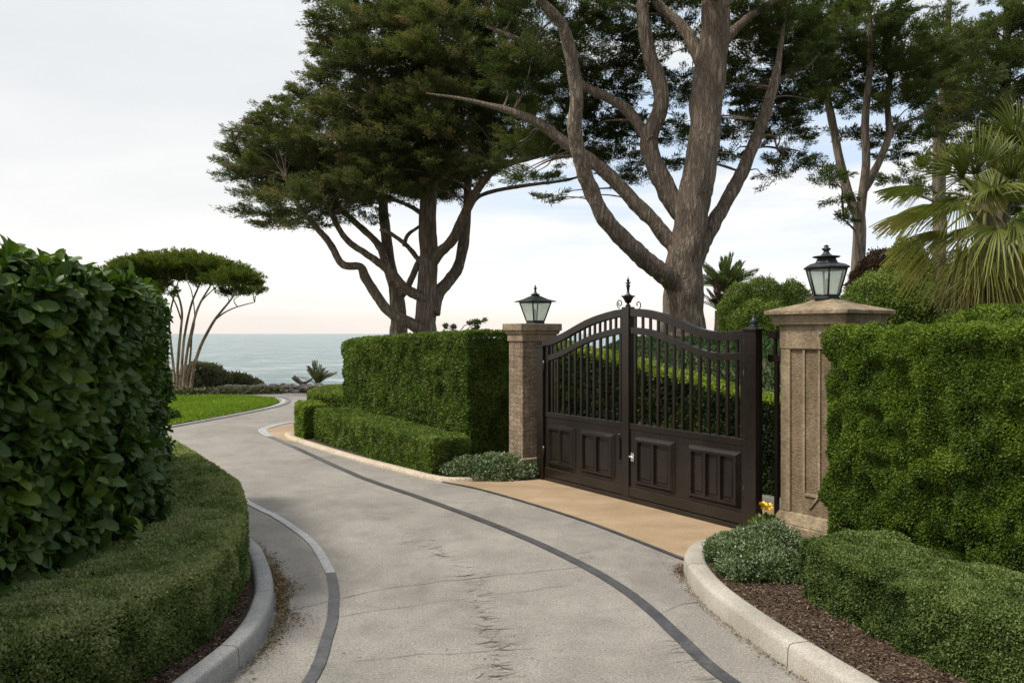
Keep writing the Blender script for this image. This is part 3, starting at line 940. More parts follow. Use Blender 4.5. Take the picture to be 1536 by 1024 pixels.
M['mulch'] = leafmat('mulch_chip', [(0.03, 0.018, 0.012), (0.07, 0.045, 0.03), (0.13, 0.085, 0.055), (0.26, 0.19, 0.13)], 0.9, 0.0, 0.1)
M['litter'] = leafmat('dry_leaf', [(0.06, 0.042, 0.026), (0.12, 0.085, 0.05), (0.20, 0.145, 0.085), (0.40, 0.27, 0.09)], 0.8, 0.1, 0.1)
nm = 26000
q = np.stack([RNG.uniform(1.4, 2.6, nm), RNG.uniform(3.0, 6.4, nm)], 1)
RB = [(1.95, 6.6), (1.66, 6.4), (1.50, 6.13), (1.45, 5.8), (1.46, 5.3), (1.56, 4.75), (1.70, 4.2), (1.94, 3.4), (2.3, 2.5), (3.5, 2.5), (3.5, 6.6)]
q = q[in_poly(q[:, 0], q[:, 1], RB)]
chips('bark_mulch', np.c_[q, np.full(len(q), 0.073)], 0.022, M['mulch'], 'brown bark mulch scattered over the right planting bed')
q = np.stack([RNG.uniform(-2.6, -1.55, nm), RNG.uniform(3.0, 7.0, nm)], 1)
kx = np.interp(q[:, 1], [p[1] for p in L_KERB], [p[0] for p in L_KERB])
q2 = q[q[:, 0] < kx - 0.10]
chips('bark_mulch', np.c_[q2, np.full(len(q2), 0.063)], 0.022, M['mulch'], 'brown bark mulch at the foot of the low curved hedge')
yy = RNG.normal(5.6, 0.62, 3600); yy = yy[(yy > 4.0) & (yy < 7)]
kx = np.interp(yy, [p[1] for p in L_KERB], [p[0] for p in L_KERB]) + 0.095 + np.abs(RNG.normal(0, 0.075, len(yy))) * (0.4 + 1.2 * vnoise(np.stack([yy * 3, yy * 0, yy * 0], 1), 8))
chips('leaf_litter', np.stack([kx, yy, np.full(len(yy), 0.006) + RNG.random(len(yy)) * 0.008], 1), 0.018, M['litter'], 'dry brown leaf litter gathered along the left kerb')
yy = RNG.uniform(3.0, 6.2, 900)
kx = np.interp(-yy, [-p[1] for p in R_KERB], [p[0] for p in R_KERB]) - 0.095 - np.abs(RNG.normal(0, 0.03, len(yy)))
chips('leaf_litter', np.stack([kx, yy, np.full(len(yy), 0.006)], 1), 0.014, M['litter'], 'fine dry debris along the foot of the right kerb')
yy = RNG.normal(6.0, 0.1, 700)
kx = 1.33 - np.abs(RNG.normal(0, 0.05, len(yy)))
chips('leaf_litter', np.stack([kx, yy, np.full(len(yy), 0.006) + RNG.random(len(yy)) * 0.01], 1), 0.016, M['mulch'], 'small heap of soil where the apron meets the right kerb')

# ------------------------------------------------------------------ hedges
LOW = [(-2.95, 2.3), (-2.33, 2.9), (-2.14, 3.33), (-1.93, 3.69), (-1.79, 4.18), (-1.73, 4.58), (-1.82, 5.36), (-2.06, 6.16), (-2.45, 7.09), (-2.94, 7.93), (-4.24, 9.9), (-5.0, 11.1)]
o = hedge('box_hedge', LOW, 0.78, -1, 0.5, M['box_low'], 0.017, 0.05, 3.0, 0.028, 0.07, 0.0034, seed=21, new_or_lit_top=0.22, tmul=1.55, holes=-1)
tag(o, 'low clipped hedge sweeping in a curve before the big leaved laurel', 'hedge')
o = hedge('box_hedge', [(-1.0, 9.95), (-1.75, 11.0), (-2.5, 12.15), (-3.28, 13.28)], 0.55, 1, [0.47, 0.50, 0.50, 0.53], M['box'], 0.016, 0.02, 3.2, 0.022, 0.04, 0.0027, seed=22, new_or_lit_top=0.12)
tag(o, 'long low box hedge stepping along the foot of the tall middle hedge', 'hedge')
o = hedge('box_hedge', [(-0.60, 10.62), (-1.75, 12.15), (-2.90, 13.69)], 0.95, 1, [1.83, 1.76, 1.66], M['box'], 0.016, 0.02, 3.2, 0.030, 0.04, 0.0027, seed=23, new_or_lit_top=0.1)
tag(o, 'tall square clipped hedge left of the brick faced gate pillar', 'hedge')
o = hedge('box_hedge', [(-3.52, 13.42), (-3.72, 13.75), (-3.82, 14.1)], 0.42, 1, [0.57, 0.60, 0.60], M['box_bright'], 0.016, 0.01, 3.2, 0.016, 0.09, 0.0027, seed=24, new_or_lit_top=0.2, back=1, tmul=1.35)
tag(o, 'small yellow green clipped block at the far end of the low hedge', 'hedge')
o = hedge('box_hedge', [(-3.35, 15.9), (-4.22, 16.5), (-4.35, 18.5)], 0.8, 1, [0.56, 0.58, 0.58], M['box'], 0.016, 0.0, 3.2, 0.016, 0.04, 0.0027, seed=25, new_or_lit_top=0.2)
tag(o, 'distant low hedge turning a corner behind the tall middle hedge', 'hedge')
o = hedge('box_hedge', [(2.42, 6.12), (2.6, 5.42), (2.9, 4.4), (3.2, 3.4)], 1.1, -1, [1.81, 1.83, 1.86, 1.87], M['box_dark'], 0.017, 0.07, 3.6, 0.064, 0.06, 0.0030, seed=26, new_or_lit_top=0.2, holes=-1, lump=2.1)
tag(o, 'tall dense clipped hedge beside the near stone pillar on the right', 'hedge')
o = hedge('box_hedge', [(1.90, 5.27), (2.0, 4.75), (2.2, 4.1), (2.5, 3.2)], 0.68, -1, [0.45, 0.46, 0.47, 0.48], M['box_low'], 0.016, 0.07, 3.4, 0.032, 0.06, 0.0030, seed=27, new_or_lit_top=0.12, lump=2.4)
tag(o, 'loose low hedge in the mulch in front of the tall right hedge', 'hedge')
# hedge behind the gate, its top climbing with the bank
o = hedge('box_hedge', [GS(-0.9, -1.45), GS(1.5, -1.5), GS(4.0, -1.5), GS(6.0, -1.5)], 0.5, 1, [0.97, 1.10, 1.46, 1.78], M['shaded_hedge'], 0.03, 0.0, 2.8, 0.03, 0.05, 0.0038, seed=28, new_or_lit_top=0.75)  # strong top tint stands for sunlight along the hedge top
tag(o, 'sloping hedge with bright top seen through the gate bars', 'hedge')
# laurel
def laurel():
    face = catmull(np.array([(-3.1, 2.3), (-2.8, 3.2), (-2.66, 4.1), (-2.55, 4.9), (-2.62, 5.6), (-2.92, 6.4), (-3.25, 7.2), (-3.66, 8.2)], float), 8)
    seg = np.linalg.norm(np.diff(face, axis=0), axis=1); S = np.concatenate([[0], np.cumsum(seg)]); Lt = S[-1]
    T = norm(np.gradient(face, axis=0)); Rv = np.stack([-T[:, 1], T[:, 0]], 1)     # towards the body (left)
    width, H = 1.5, 2.08
    fol = Fol()

    def at(s):
        x = np.interp(s, S, face[:, 0]); y = np.interp(s, S, face[:, 1])
        r = norm(np.stack([np.interp(s, S, Rv[:, 0]), np.interp(s, S, Rv[:, 1])], 1)); return x, y, r
    P, Nn = [], []
    n = 2600
    s = RNG.random(n) * Lt; x, y, r = at(s); z = 0.15 + RNG.random(n) * (H - 0.15)
    P.append(np.stack([x, y, z], 1)); Nn.append(np.stack([-r[:, 0], -r[:, 1], np.zeros(n)], 1))
    n = 1500
    s = RNG.random(n) * Lt; x, y, r = at(s); q = RNG.random(n) * width
    P.append(np.stack([x + r[:, 0] * q, y + r[:, 1] * q, np.full(n, H)], 1)); Nn.append(np.tile([0, 0, 1.0], (n, 1)))
    n = 500
    x, y, r = at(np.full(n, Lt)); q = RNG.random(n) * width; z = 0.15 + RNG.random(n) * (H - 0.15)
    P.append(np.stack([x + r[:, 0] * q, y + r[:, 1] * q, z], 1)); Nn.append(np.tile([T[-1][0], T[-1][1], 0.0], (n, 1)))
    P = np.vstack(P); Nn = np.vstack(Nn).astype(float)
    b = fbm(P * 1.6, 31, 3) - 0.5
    P = P + Nn * (b * 0.42 - RNG.random(len(P)) ** 1.5 * 0.14 + 0.01)[:, None]
    nsh = len(P)
    ax = norm(Nn * 0.8 + np.array([0, 0, 0.55]) + rnd(nsh, 0.35))
    per = 8
    idx = np.repeat(np.arange(nsh), per); k = np.tile(np.arange(per), nsh)
    a = ax[idx]
    u = norm(np.cross(a, np.array([0.3, 0.2, 0.9]) + rnd(nsh, 0.2)[idx])); v = np.cross(a, u)
    th = k * 2.399 + RNG.random(nsh)[idx] * 6.28
    rad = u * np.cos(th)[:, None] + v * np.sin(th)[:, None]
    lift = 1.0 - 0.75 * (per - 1 - k) / (per - 1)          # outer leaves spread, inner ones upright
    D = norm(rad * (1.05 - 0.55 * lift)[:, None] + a * (0.15 + 0.7 * lift)[:, None] + np.array([0, 0, -0.12]) + rnd(len(idx), 0.12))
    N = a + rnd(len(idx), 0.15)
    pos = P[idx] + a * (k * 0.012)[:, None]
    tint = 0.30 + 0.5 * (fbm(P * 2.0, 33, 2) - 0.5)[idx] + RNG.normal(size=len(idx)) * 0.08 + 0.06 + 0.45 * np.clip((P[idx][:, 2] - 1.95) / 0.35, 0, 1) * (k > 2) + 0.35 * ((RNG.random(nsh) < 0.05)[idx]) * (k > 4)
    L = RNG.uniform(0.095, 0.17, len(idx)) * (1 - 0.35 * (k > 5))
    far = np.interp(P[idx][:, 1], [5.2, 6.2], [1.0, 0.62])
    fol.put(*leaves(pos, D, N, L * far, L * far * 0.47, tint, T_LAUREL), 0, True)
    ins = 0.16
    m = len(face)
    x, y, r = at(np.linspace(ins, Lt - ins, m))
    Cv = np.vstack([np.stack([x + r[:, 0] * q, y + r[:, 1] * q, np.full(m, zz)], 1) for q, zz in ((ins, 0.05), (ins, H - ins), (width - ins, H - ins), (width - ins, 0.05))])
    Cf = [(kk * m + i, kk * m + i + 1, (kk + 1) * m + i + 1, (kk + 1) * m + i) for kk in range(3) for i in range(m - 1)]
    Cf += [(0, m, 2 * m, 3 * m), (m - 1, 2 * m - 1, 3 * m - 1, 4 * m - 1)]
    fol.put(Cv, np.array(Cf), np.zeros(len(Cv)), 1)
    o = fol.build('laurel_hedge', [M['laurel'], M['core']])
    tag(o, 'tall laurel hedge with big glossy dark leaves on the left', 'hedge')


laurel()

# shrubs near the gate
o = bush('ground_cover_shrub', [((-0.28, 10.02, 0.05), (0.60, 0.32, 0.22)), ((0.05, 9.98, 0.05), (0.3, 0.22, 0.17))], M['silver'], 0.034, 2.6, 0.14, -0.15, 41, 0.5, flower=0.12)
tag(o, 'low spreading silvery shrub at the foot of the brick faced pillar', 'shrub')
o = bush('rounded_shrub', [((1.78, 6.0, 0.10), (0.30, 0.34, 0.17)), ((1.70, 5.72, 0.08), (0.22, 0.22, 0.15)), ((1.66, 6.12, 0.09), (0.18, 0.2, 0.16)), ((1.98, 6.25, 0.12), (0.27, 0.25, 0.18)), ((1.92, 5.7, 0.08), (0.2, 0.2, 0.16))], M['silver'], 0.021, 2.8, 0.22, -0.3, 42, 0.55, flower=0.06, fuzzy=0.32)
tag(o, 'small rounded shrub with pale flecks on the kerb corner', 'shrub')
fl = empty('yellow_flower', (2.17, 6.82, 0.0))
mb = MB(); mb.tube([(0, 0, 0.0), (0.01, 0, 0.15), (0, 0.01, 0.27)], 0.006, 6)
mb.build('stem', M['cyan_palm'], fl)
f2 = Fol()
n = 260
d = sphere_dirs(n, -0.8)
f2.put(*leaves(np.array([0, 0, 0.10]) + d * np.array([0.12, 0.1, 0.12]), d + rnd(n, 0.3), rnd(n), 0.06, 0.028, RNG.random(n) * 0.8), 0)
f2.build('leaves', [M['box']], fl)
mb = MB()
for k in range(9):
    c = np.array([random.uniform(-0.045, 0.045), random.uniform(-0.04, 0.04), 0.30 + random.uniform(-0.03, 0.04)])
    for j in range(9):
        a = j * 0.7; dd = np.array([math.cos(a), math.sin(a) * 0.7 - 0.3, 0.5 + 0.4 * math.sin(a * 2)]) * 0.03
        s_ = np.array([-math.sin(a), math.cos(a), 0.3]) * 0.012
        mb.add([c, c + dd * 0.6 + s_, c + dd, c + dd * 0.6 - s_], [(0, 1, 2, 3)])
mb.build('flower_head', M['yellow'], fl)
tag(fl, 'small yellow flower between the gate post and the near stone pillar', 'flower')

# ------------------------------------------------------------------ gate
RZ = math.atan2(GD[1], GD[0])


RC = catmull(np.array([(-0.2, 1.865), (0.0, 1.836), (0.2, 1.820), (0.42, 1.822), (0.62, 1.862), (0.845, 1.933), (1.14, 2.015), (1.35, 2.052), (1.55, 2.067), (1.63, 2.068)]), 6)
RS, RZT = RC[:, 0], RC[:, 1]


def ztop(s):
    if s < 1.62:
        return float(np.interp(s, RS, RZT))
    return float(np.interp(s, [1.62, 1.80, 1.98, 2.15, 2.33, 2.53, 2.73, 2.9, 3.2], [2.067, 2.058, 2.03, 1.998, 1.953, 1.885, 1.812, 1.762, 1.70]))


def curved_rail(mb, s0, s1, off, h, t, n=22):
    V = []
    for i in range(n + 1):
        s = s0 + (s1 - s0) * i / n
        z = (ztop(s - 0.03) + ztop(s) + ztop(s + 0.03)) / 3 - off
        V += [(s, -t / 2, z - h), (s, t / 2, z - h), (s, t / 2, z), (s, -t / 2, z)]
    Fq = []
    for i in range(n):
        for j in range(4):
            Fq.append((i * 4 + j, (i + 1) * 4 + j, (i + 1) * 4 + (j + 1) % 4, i * 4 + (j + 1) % 4))
    Fq += [(0, 1, 2, 3), (n * 4 + 3, n * 4 + 2, n * 4 + 1, n * 4)]
    mb.add(V, Fq)


def raised_panel(parent, s0, s1, z0, z1, bays):
    """framed panel standing proud of the slab with recessed bays"""
    y0, y1 = 0.026, 0.066
    mb = MB()
    b, fw = 0.032, 0.026
    o_, i_ = (s0, s1, z0, z1), (s0 + b, s1 - b, z0 + b, z1 - b)
    v = [(o_[0], y0, o_[2]), (o_[1], y0, o_[2]), (o_[1], y0, o_[3]), (o_[0], y0, o_[3]), (i_[0], y1, i_[2]), (i_[1], y1, i_[2]), (i_[1], y1, i_[3]), (i_[0], y1, i_[3])]
    fs = [(0, 4, 5, 1), (1, 5, 6, 2), (2, 6, 7, 3), (3, 7, 4, 0)]
    mb.add(v, fs)
    # face with openings
    w = (i_[1] - i_[0] - fw * (bays + 1)) / bays
    zz0, zz1 = i_[2] + fw * 0.7, i_[3] - fw * 0.9
    def face(a0, a1, c0, c1, y):
        mb.add([(a0, y, c0), (a1, y, c0), (a1, y, c1), (a0, y, c1)], [(0, 3, 2, 1)])
    face(i_[0], i_[1], i_[2], zz0, y1); face(i_[0], i_[1], zz1, i_[3], y1)
    x = i_[0]
    fields = []
    for k in range(bays + 1):
        face(x, x + fw, zz0, zz1, y1)
        if k < bays:
            a0, a1 = x + fw, x + fw + w
            e = 0.012
            v = [(a0, y1, zz0), (a1, y1, zz0), (a1, y1, zz1), (a0, y1, zz1), (a0 + e, 0.036, zz0 + e), (a1 - e, 0.036, zz0 + e), (a1 - e, 0.036, zz1 - e), (a0 + e, 0.036, zz1 - e)]
            mb.add(v, [(0, 4, 5, 1), (1, 5, 6, 2), (2, 6, 7, 3), (3, 7, 4, 0)])
            face(a0 + e, a1 - e, zz0 + e, zz1 - e, 0.036)
            fields.append((a0 + e + 0.018, a1 - e - 0.018, zz0 + e + 0.018, zz1 - e - 0.03))
        x += fw + w
    p = mb.build('panel', M['metal'], parent)
    for a0, a1, c0, c1 in fields:
        m2 = MB()
        e = 0.010
        v = [(a0, 0.037, c0), (a1, 0.037, c0), (a1, 0.037, c1), (a0, 0.037, c1), (a0 + e, 0.046, c0 + e), (a1 - e, 0.046, c0 + e), (a1 - e, 0.046, c1 - e), (a0 + e, 0.046, c1 - e)]
        m2.add(v, [(0, 4, 5, 1), (1, 5, 6, 2), (2, 6, 7, 3), (3, 7, 4, 0), (4, 7, 6, 5)])
        m2.build('panel_field', M['metal'], p)
    return p


ZM = 0.84


def gate_leaf(s0, s1, panels, nb, ns, label):
    g = empty('gate_leaf', (OG[0], OG[1], 0), RZ)
    tag(g, label, 'gate', 'leaves of the bronze driveway gate')
    mb = MB()
    mb.box(s0, s1, -0.025, 0.025, 0.055, ZM - 0.06)
    mb.box(s0, s0 + 0.055, -0.03, 0.03, ZM, ztop(s0 + 0.03) - 0.09) if s0 < 1 else mb.box(s1 - 0.055, s1, -0.03, 0.03, ZM, ztop(s1 - 0.03) - 0.09)
    mb.build('lower_board', M['metal'], g, 0.003)
    mb = MB(); mb.box(s0 - 0.002, s1 + 0.002, -0.034, 0.034, ZM - 0.06, ZM); mb.build('middle_rail', M['metal'], g, 0.005)
    mb = MB(); mb.box(s0 - 0.002, s1 + 0.002, -0.032, 0.040, 0.06, 0.165); mb.build('bottom_rail', M['metal'], g, 0.006)
    mb = MB(); curved_rail(mb, s0, s1, 0.0, 0.085, 0.062); mb.build('top_rail', M['metal'], g, 0.005)
    mb = MB(); curved_rail(mb, s0, s1, 0.20, 0.07, 0.055); mb.build('arched_rail', M['metal'], g, 0.005)
    for p in panels: raised_panel(g, *p)
    a0 = s0 + (0.055 if s0 < 1 else 0.0); a1 = s1 - (0.055 if s0 > 1 else 0.0)
    for i in range(nb):
        s = a0 + (a1 - a0) * (i + 0.5 + 0.0) / nb
        mb = MB(); mb.box(s - 0.0145, s + 0.0145, -0.013, 0.013, ZM, ztop(s) - 0.25); mb.build('bar', M['metal'], g)
    for i in range(ns):
        s = a0 + (a1 - a0) * (i + 0.5) / ns
        mb = MB(); mb.box(s - 0.013, s + 0.013, -0.011, 0.011, ztop(s) - 0.205, ztop(s) - 0.075); mb.build('short_bar', M['metal'], g)
    return g


gr = gate_leaf(0.03, 1.565, [(0.075, 0.715, 0.195, 0.715, 3), (0.90, 1.475, 0.195, 0.715, 2)], 13, 13, 'near right gate leaf carrying the silver latch, its top curving down to the right post')
gl = gate_leaf(1.685, 3.09, [(1.81, 2.39, 0.20, 0.70, 2), (2.50, 3.03, 0.20, 0.70, 2)], 12, 15, 'far left gate leaf whose arched top drops to the post by the brick faced pillar')
# meeting stile with finial belongs to the right leaf
mb = MB(); mb.box(1.567, 1.683, -0.045, 0.045, 0.055, 2.085); st = mb.build('meeting_stile', M['metal'], gr, 0.006)
mb = MB()
mb.lathe([(0.028, 2.08), (0.03, 2.10), (0.014, 2.12), (0.02, 2.15), (0.034, 2.19), (0.044, 2.21), (0.02, 2.225), (0.013, 2.25), (0.018, 2.30), (0.026, 2.315), (0.012, 2.33), (0.012, 2.36), (0.02, 2.37), (0.009, 2.385), (0.003, 2.41)], 12, 1.625, 0)
for k in range(10):
    a = k * 0.628
    c, s_ = math.cos(a), math.sin(a)
    mb.tube([(1.625 + 0.02 * c, 0.02 * s_, 2.13), (1.625 + 0.042 * c, 0.042 * s_, 2.18), (1.625 + 0.066 * c, 0.066 * s_, 2.205), (1.625 + 0.078 * c, 0.078 * s_, 2.195)], [0.008, 0.011, 0.008, 0.003], 6)
for dx in (-0.028, 0.028):
    mb.tube([(1.625, 0, 2.335), (1.625 + dx, 0, 2.342), (1.625 + dx * 1.3, 0, 2.352)], [0.008, 0.009, 0.004], 6)
mb.build('finial', M['metal'], gr)


def scroll(parent, s, z, flip, turns):
    pts = []
    for i in range(26):
        t = i / 25
        a = -math.pi / 2 + flip * t * turns * 2 * math.pi
        r = 0.050 * (1 - 0.72 * t)
        pts.append((s + r * math.cos(a), 0, z + 0.05 + r * math.sin(a)))
    mb = MB(); mb.tube(pts, [0.006] * 25 + [0.009], 6)
    mb.build('scroll', M['metal'], parent)


scroll(gl, 1.76, 2.075, 1, 1.35)
scroll(gr, 1.47, 2.055, -1, 0.85)
mb = MB()
mb.box(1.50, 1.545, 0.0255, 0.034, 0.44, 0.53)
mb.tube([(1.525, 0.03, 0.495), (1.525, 0.075, 0.495)], 0.010, 10)
mb.tube([(1.55, 0.075, 0.497), (1.50, 0.08, 0.495), (1.445, 0.078, 0.488)], [0.008, 0.012, 0.008], 8)
mb.build('latch_handle', M['chrome'], gr)
mb = MB(); mb.box(1.695, 1.725, 0.0405, 0.062, 0.44, 0.66); mb.tube([(1.71, 0.05, 0.66), (1.71, 0.05, 0.72)], 0.008, 8); mb.build('drop_bolt', M['metal'], gl)


def gate_post(s0, s1, z, label, ball):
    g = empty('gate_post', (*GS((s0 + s1) / 2, 0), 0), RZ)
    tag(g, label, 'gate post', 'steel posts of the driveway gate')
    w = (s1 - s0) / 2
    mb = MB(); mb.box(-w, w, -0.035, 0.06, 0.0, z); mb.build('shaft', M['metal'], g, 0.005)
    mb = MB(); mb.box(-w - 0.012, w + 0.012, -0.047, 0.072, z, z + 0.02); mb.frustum(0, 0.0125, w + 0.005, 0.054, z + 0.02, 0.02 if not ball else 0.04, 0.02 if not ball else 0.04, z + (0.075 if not ball else 0.032)); mb.build('cap', M['metal'], g, 0.003)
    if ball:
        mb = MB(); mb.lathe([(0.04, z + 0.03), (0.045, z + 0.04), (0.02, z + 0.052), (0.034, z + 0.07), (0.036, z + 0.085), (0.016, z + 0.112), (0.010, z + 0.122), (0.013, z + 0.13), (0.003, z + 0.145)], 12); mb.build('finial', M['lamp_metal'], g)
    for zz in (0.3, 1.35):
        mb = MB(); mb.tube([(w * (1 if not ball else -1) * -1.0, 0.045, zz), (w * (1 if not ball else -1) * -1.0, 0.045, zz + 0.12)], 0.016, 8)
        mb.build('hinge', M['metal'], g)


gate_post(-0.115, 0.022, 1.825, 'square bronze post beside the near stone pillar, finial on top', True)
gate_post(3.10, 3.23, 1.63, 'square bronze post with pyramid cap by the brick faced pillar', False)
# threshold
g = empty('gate_threshold', (OG[0], OG[1], 0), RZ)
mb = MB(); mb.box(0.024, 3.098, -0.04, 0.045, 0.0, 0.052)
t_ = mb.build('gate_threshold', M['metal'], None, 0.006); t_.location = (OG[0], OG[1], 0); t_.rotation_euler = (0, 0, RZ)
bpy.data.objects.remove(g)
t_.name = 'gate_threshold'
tag(t_, 'dark metal threshold rail under both gate leaves', 'threshold')
# side panel
g = empty('side_railing', (OG[0], OG[1], 0), RZ)
tag(g, 'narrow fixed railing filling the gap between post and near stone pillar', 'railing')
v0, v1 = -0.17, -0.13
mb = MB(); mb.box(-0.262, -0.10, v0, v1, 1.755, 1.822); mb.build('top_rail', M['metal'], g, 0.003)
mb = MB(); mb.box(-0.262, -0.10, v0, v1, 1.545, 1.61); mb.build('middle_rail', M['metal'], g, 0.003)
mb = MB(); mb.box(-0.262, -0.10, v0, v1, 0.05, 0.11); mb.build('bottom_rail', M['metal'], g, 0.003)
for s in (-0.235, -0.165):
    mb = MB(); mb.box(s - 0.012, s + 0.012, v0 + 0.008, v1 - 0.008, 1.61, 1.755); mb.build('short_bar', M['metal'], g)
for s in (-0.18,):
    mb = MB(); mb.box(s - 0.018, s + 0.018, v0 + 0.004, v1 - 0.004, 0.11, 1.545); mb.build('bar', M['metal'], g)

# ------------------------------------------------------------------ pillars
PC = np.array([2.76, 6.945]); PA, PB = 0.31, 0.25
g = empty('gate_pillar', (PC[0], PC[1], 0), RZ)
tag(g, 'large tan sandstone pillar with hipped cap and grooved face, nearest the camera', 'pillar', 'stone pillars flanking the gate')
mb = MB(); mb.box(-PA - 0.07, PA + 0.07, -PB - 0.07, PB + 0.07, 0.0, 0.14); mb.frustum(0, 0, PA + 0.06, PB + 0.06, 0.14, PA + 0.012, PB + 0.012, 0.24); mb.build('plinth', M['stone'], g, 0.012)
mb = MB()
mb.box(-PA + 0.02, PA - 0.02, -PB + 0.02, PB - 0.02, 0.2, 1.8)
mb.build('shaft_core', M['stone_rough'], g)
mb = MB()
bw = 0.10
for (x0, x1) in ((-PA, -PA + bw), (PA - bw, PA)):
    mb.box(x0, x1, PB - bw, PB, 0.24, 1.80)
    mb.box(x0, x1, -PB, -PB + bw, 0.24, 1.80)
mb.build('corner_pilaster', M['stone'], g, 0.008)
mb = MB()
for x in (-0.075, 0.075):
    mb.box(x - 0.012, x + 0.012, PB - 0.03, PB - 0.004, 0.42, 1.80)
mb.box(-0.075, 0.075, PB - 0.03, PB - 0.006, 0.40, 0.425)
mb.add([(-0.087, PB - 0.006, 0.425), (-0.063, PB - 0.006, 0.425), (0.03, PB - 0.006, 0.30), (0.01, PB - 0.006, 0.30), (-0.087, PB - 0.03, 0.425), (-0.063, PB - 0.03, 0.425), (0.03, PB - 0.03, 0.30), (0.01, PB - 0.03, 0.30)], [(0, 3, 2, 1), (0, 1, 5, 4), (1, 2, 6, 5), (2, 3, 7, 6), (3, 0, 4, 7)])
mb.build('rib', M['stone'], g, 0.004)
mb = MB(); mb.box(-PA - 0.006, PA + 0.006, -PB - 0.006, PB + 0.006, 1.665, 1.80 + 0.075); mb.build('neck', M['stone'], g, 0.008)
mb = MB(); mb.frustum(0, 0, PA + 0.045, PB + 0.045, 1.875, PA + 0.062, PB + 0.062, 1.963); mb.build('cap_moulding', M['stone'], g, 0.006)
mb = MB()
a, b = PA + 0.10, PB + 0.10
mb.box(-a, a, -b, b, 1.963, 1.998)
mb.frustum(0, 0, a - 0.002, b - 0.002, 1.998, 0.42 * a, 0.42 * b, 2.062)
mb.frustum(0, 0, 0.42 * a - 0.001, 0.42 * b - 0.001, 2.062, 0.10, 0.09, 2.095)
mb.build('cap', M['stone'], g, 0.006)

QC = np.array([0.26, 10.25]); QA, QB = 0.155, 0.26
g = empty('gate_pillar', (QC[0], QC[1], 0), RZ)
tag(g, 'narrower flat capped pillar of small stone courses beyond the gate, beside the square hedge', 'pillar', 'stone pillars flanking the gate')
mb = MB(); mb.box(-QA - 0.07, QA + 0.07, -QB - 0.07, QB + 0.07, 0.0, 0.24); mb.build('plinth', M['stone'], g, 0.015)
mb = MB(); mb.box(-QA, QA, -QB, QB, 0.24, 1.70); mb.build('shaft', M['stone_brick'], g, 0.01)
mb = MB(); mb.box(-QA - 0.015, QA + 0.015, -QB - 0.015, QB + 0.015, 1.70, 1.79); mb.build('neck', M['stone'], g, 0.008)
mb = MB(); mb.frustum(0, 0, QA + 0.03, QB + 0.03, 1.79, QA + 0.045, QB + 0.045, 1.835); mb.box(-QA - 0.06, QA + 0.06, -QB - 0.06, QB + 0.06, 1.835, 1.925); mb.build('cap', M['stone'], g, 0.008)


def lantern(x, y, z, n, rot, r_b, r_t, r_e, h_b, h_r, h_f, label):
    """tapered lantern: base, glazing bars, panes, hipped roof, finial"""
    g = empty('pillar_lantern', (x, y, z), 0)
    tag(g, label, 'lantern', 'lanterns on the gate pillars')
    mb = MB(); mb.lathe([(r_b * 1.05, 0), (r_b * 1.05, 0.02), (r_b, 0.03), (r_b, 0.04)], n, 0, 0, rot, 0, False); mb.build('base', M['lamp_metal'], g)
    mb = MB()
    P0 = [(r_b * math.cos(rot + 2 * math.pi * k / n), r_b * math.sin(rot + 2 * math.pi * k / n), 0.035) for k in range(n)]
    P1 = [(r_t * math.cos(rot + 2 * math.pi * k / n), r_t * math.sin(rot + 2 * math.pi * k / n), h_b) for k in range(n)]
    for a_, b_ in zip(P0, P1): mb.tube([a_, b_], 0.009, 6)
    for R_ in (P0, P1):
        for k in range(n): mb.tube([R_[k], R_[(k + 1) % n]], 0.009, 6)
    mb.build('frame', M['lamp_metal'], g)
    for k in range(n):
        m2 = MB(); j = (k + 1) % n
        m2.add([P0[k], P0[j], P1[j], P1[k]], [(0, 1, 2, 3)])
        m2.build('glass_pane', M['glass'], g)
    mb = MB()
    if n == 4:
        mb.lathe([(r_t * 1.02, h_b + 0.001), (r_e, h_b + 0.004), (r_e, h_b + 0.014), (r_e * 0.62, h_b + h_r * 0.42), (r_e * 0.26, h_b + h_r * 0.85), (r_e * 0.14, h_b + h_r)], n, 0, 0, rot, 0, False)
    else: mb.lathe([(r_t * 1.02, h_b + 0.001), (r_e, h_b + 0.006), (r_e, h_b + 0.018), (r_e * 0.80, h_b + 0.04), (r_e * 0.50, h_b + h_r * 0.55), (r_e * 0.42, h_b + h_r * 0.85), (r_e * 0.40, h_b + h_r)], n, 0, 0, rot, 0, False)
    mb.build('roof', M['lamp_metal'], g, 0.002)
    mb = MB(); z0 = h_b + h_r
    e = r_e * (0.5 if n > 4 else 0.2)
    mb.lathe([(e, z0), (e * 1.15, z0 + 0.006), (e * 1.1, z0 + 0.012), (e * 0.5, z0 + 0.02), (e * 0.32, z0 + 0.035), (e * 0.2, z0 + h_f * 0.5), (e * 0.36, z0 + h_f * 0.62), (e * 0.36, z0 + h_f * 0.7), (e * 0.14, z0 + h_f * 0.8), (e * 0.22, z0 + h_f * 0.9), (0.002, z0 + h_f)], 14)
    mb.build('finial', M['lamp_metal'], g)
    # candle bulb on its holder inside
    mb = MB(); mb.lathe([(0.012, 0.03), (0.012, 0.09), (0.02, 0.10), (0.026, 0.13), (0.016, 0.17), (0.002, 0.19)], 10); mb.build('bulb', M['glass'], g)


lantern(PC[0] - 0.02, PC[1], 2.094, 6, RZ + math.radians(12), 0.112, 0.178, 0.205, 0.265, 0.10, 0.115, 'dark iron six sided lantern on the hipped cap of the near pillar')
lantern(QC[0] + 0.04, QC[1], 1.924, 4, RZ + math.radians(45), 0.115, 0.205, 0.275, 0.275, 0.095, 0.13, 'smaller four sided lantern on the flat capped far pillar')

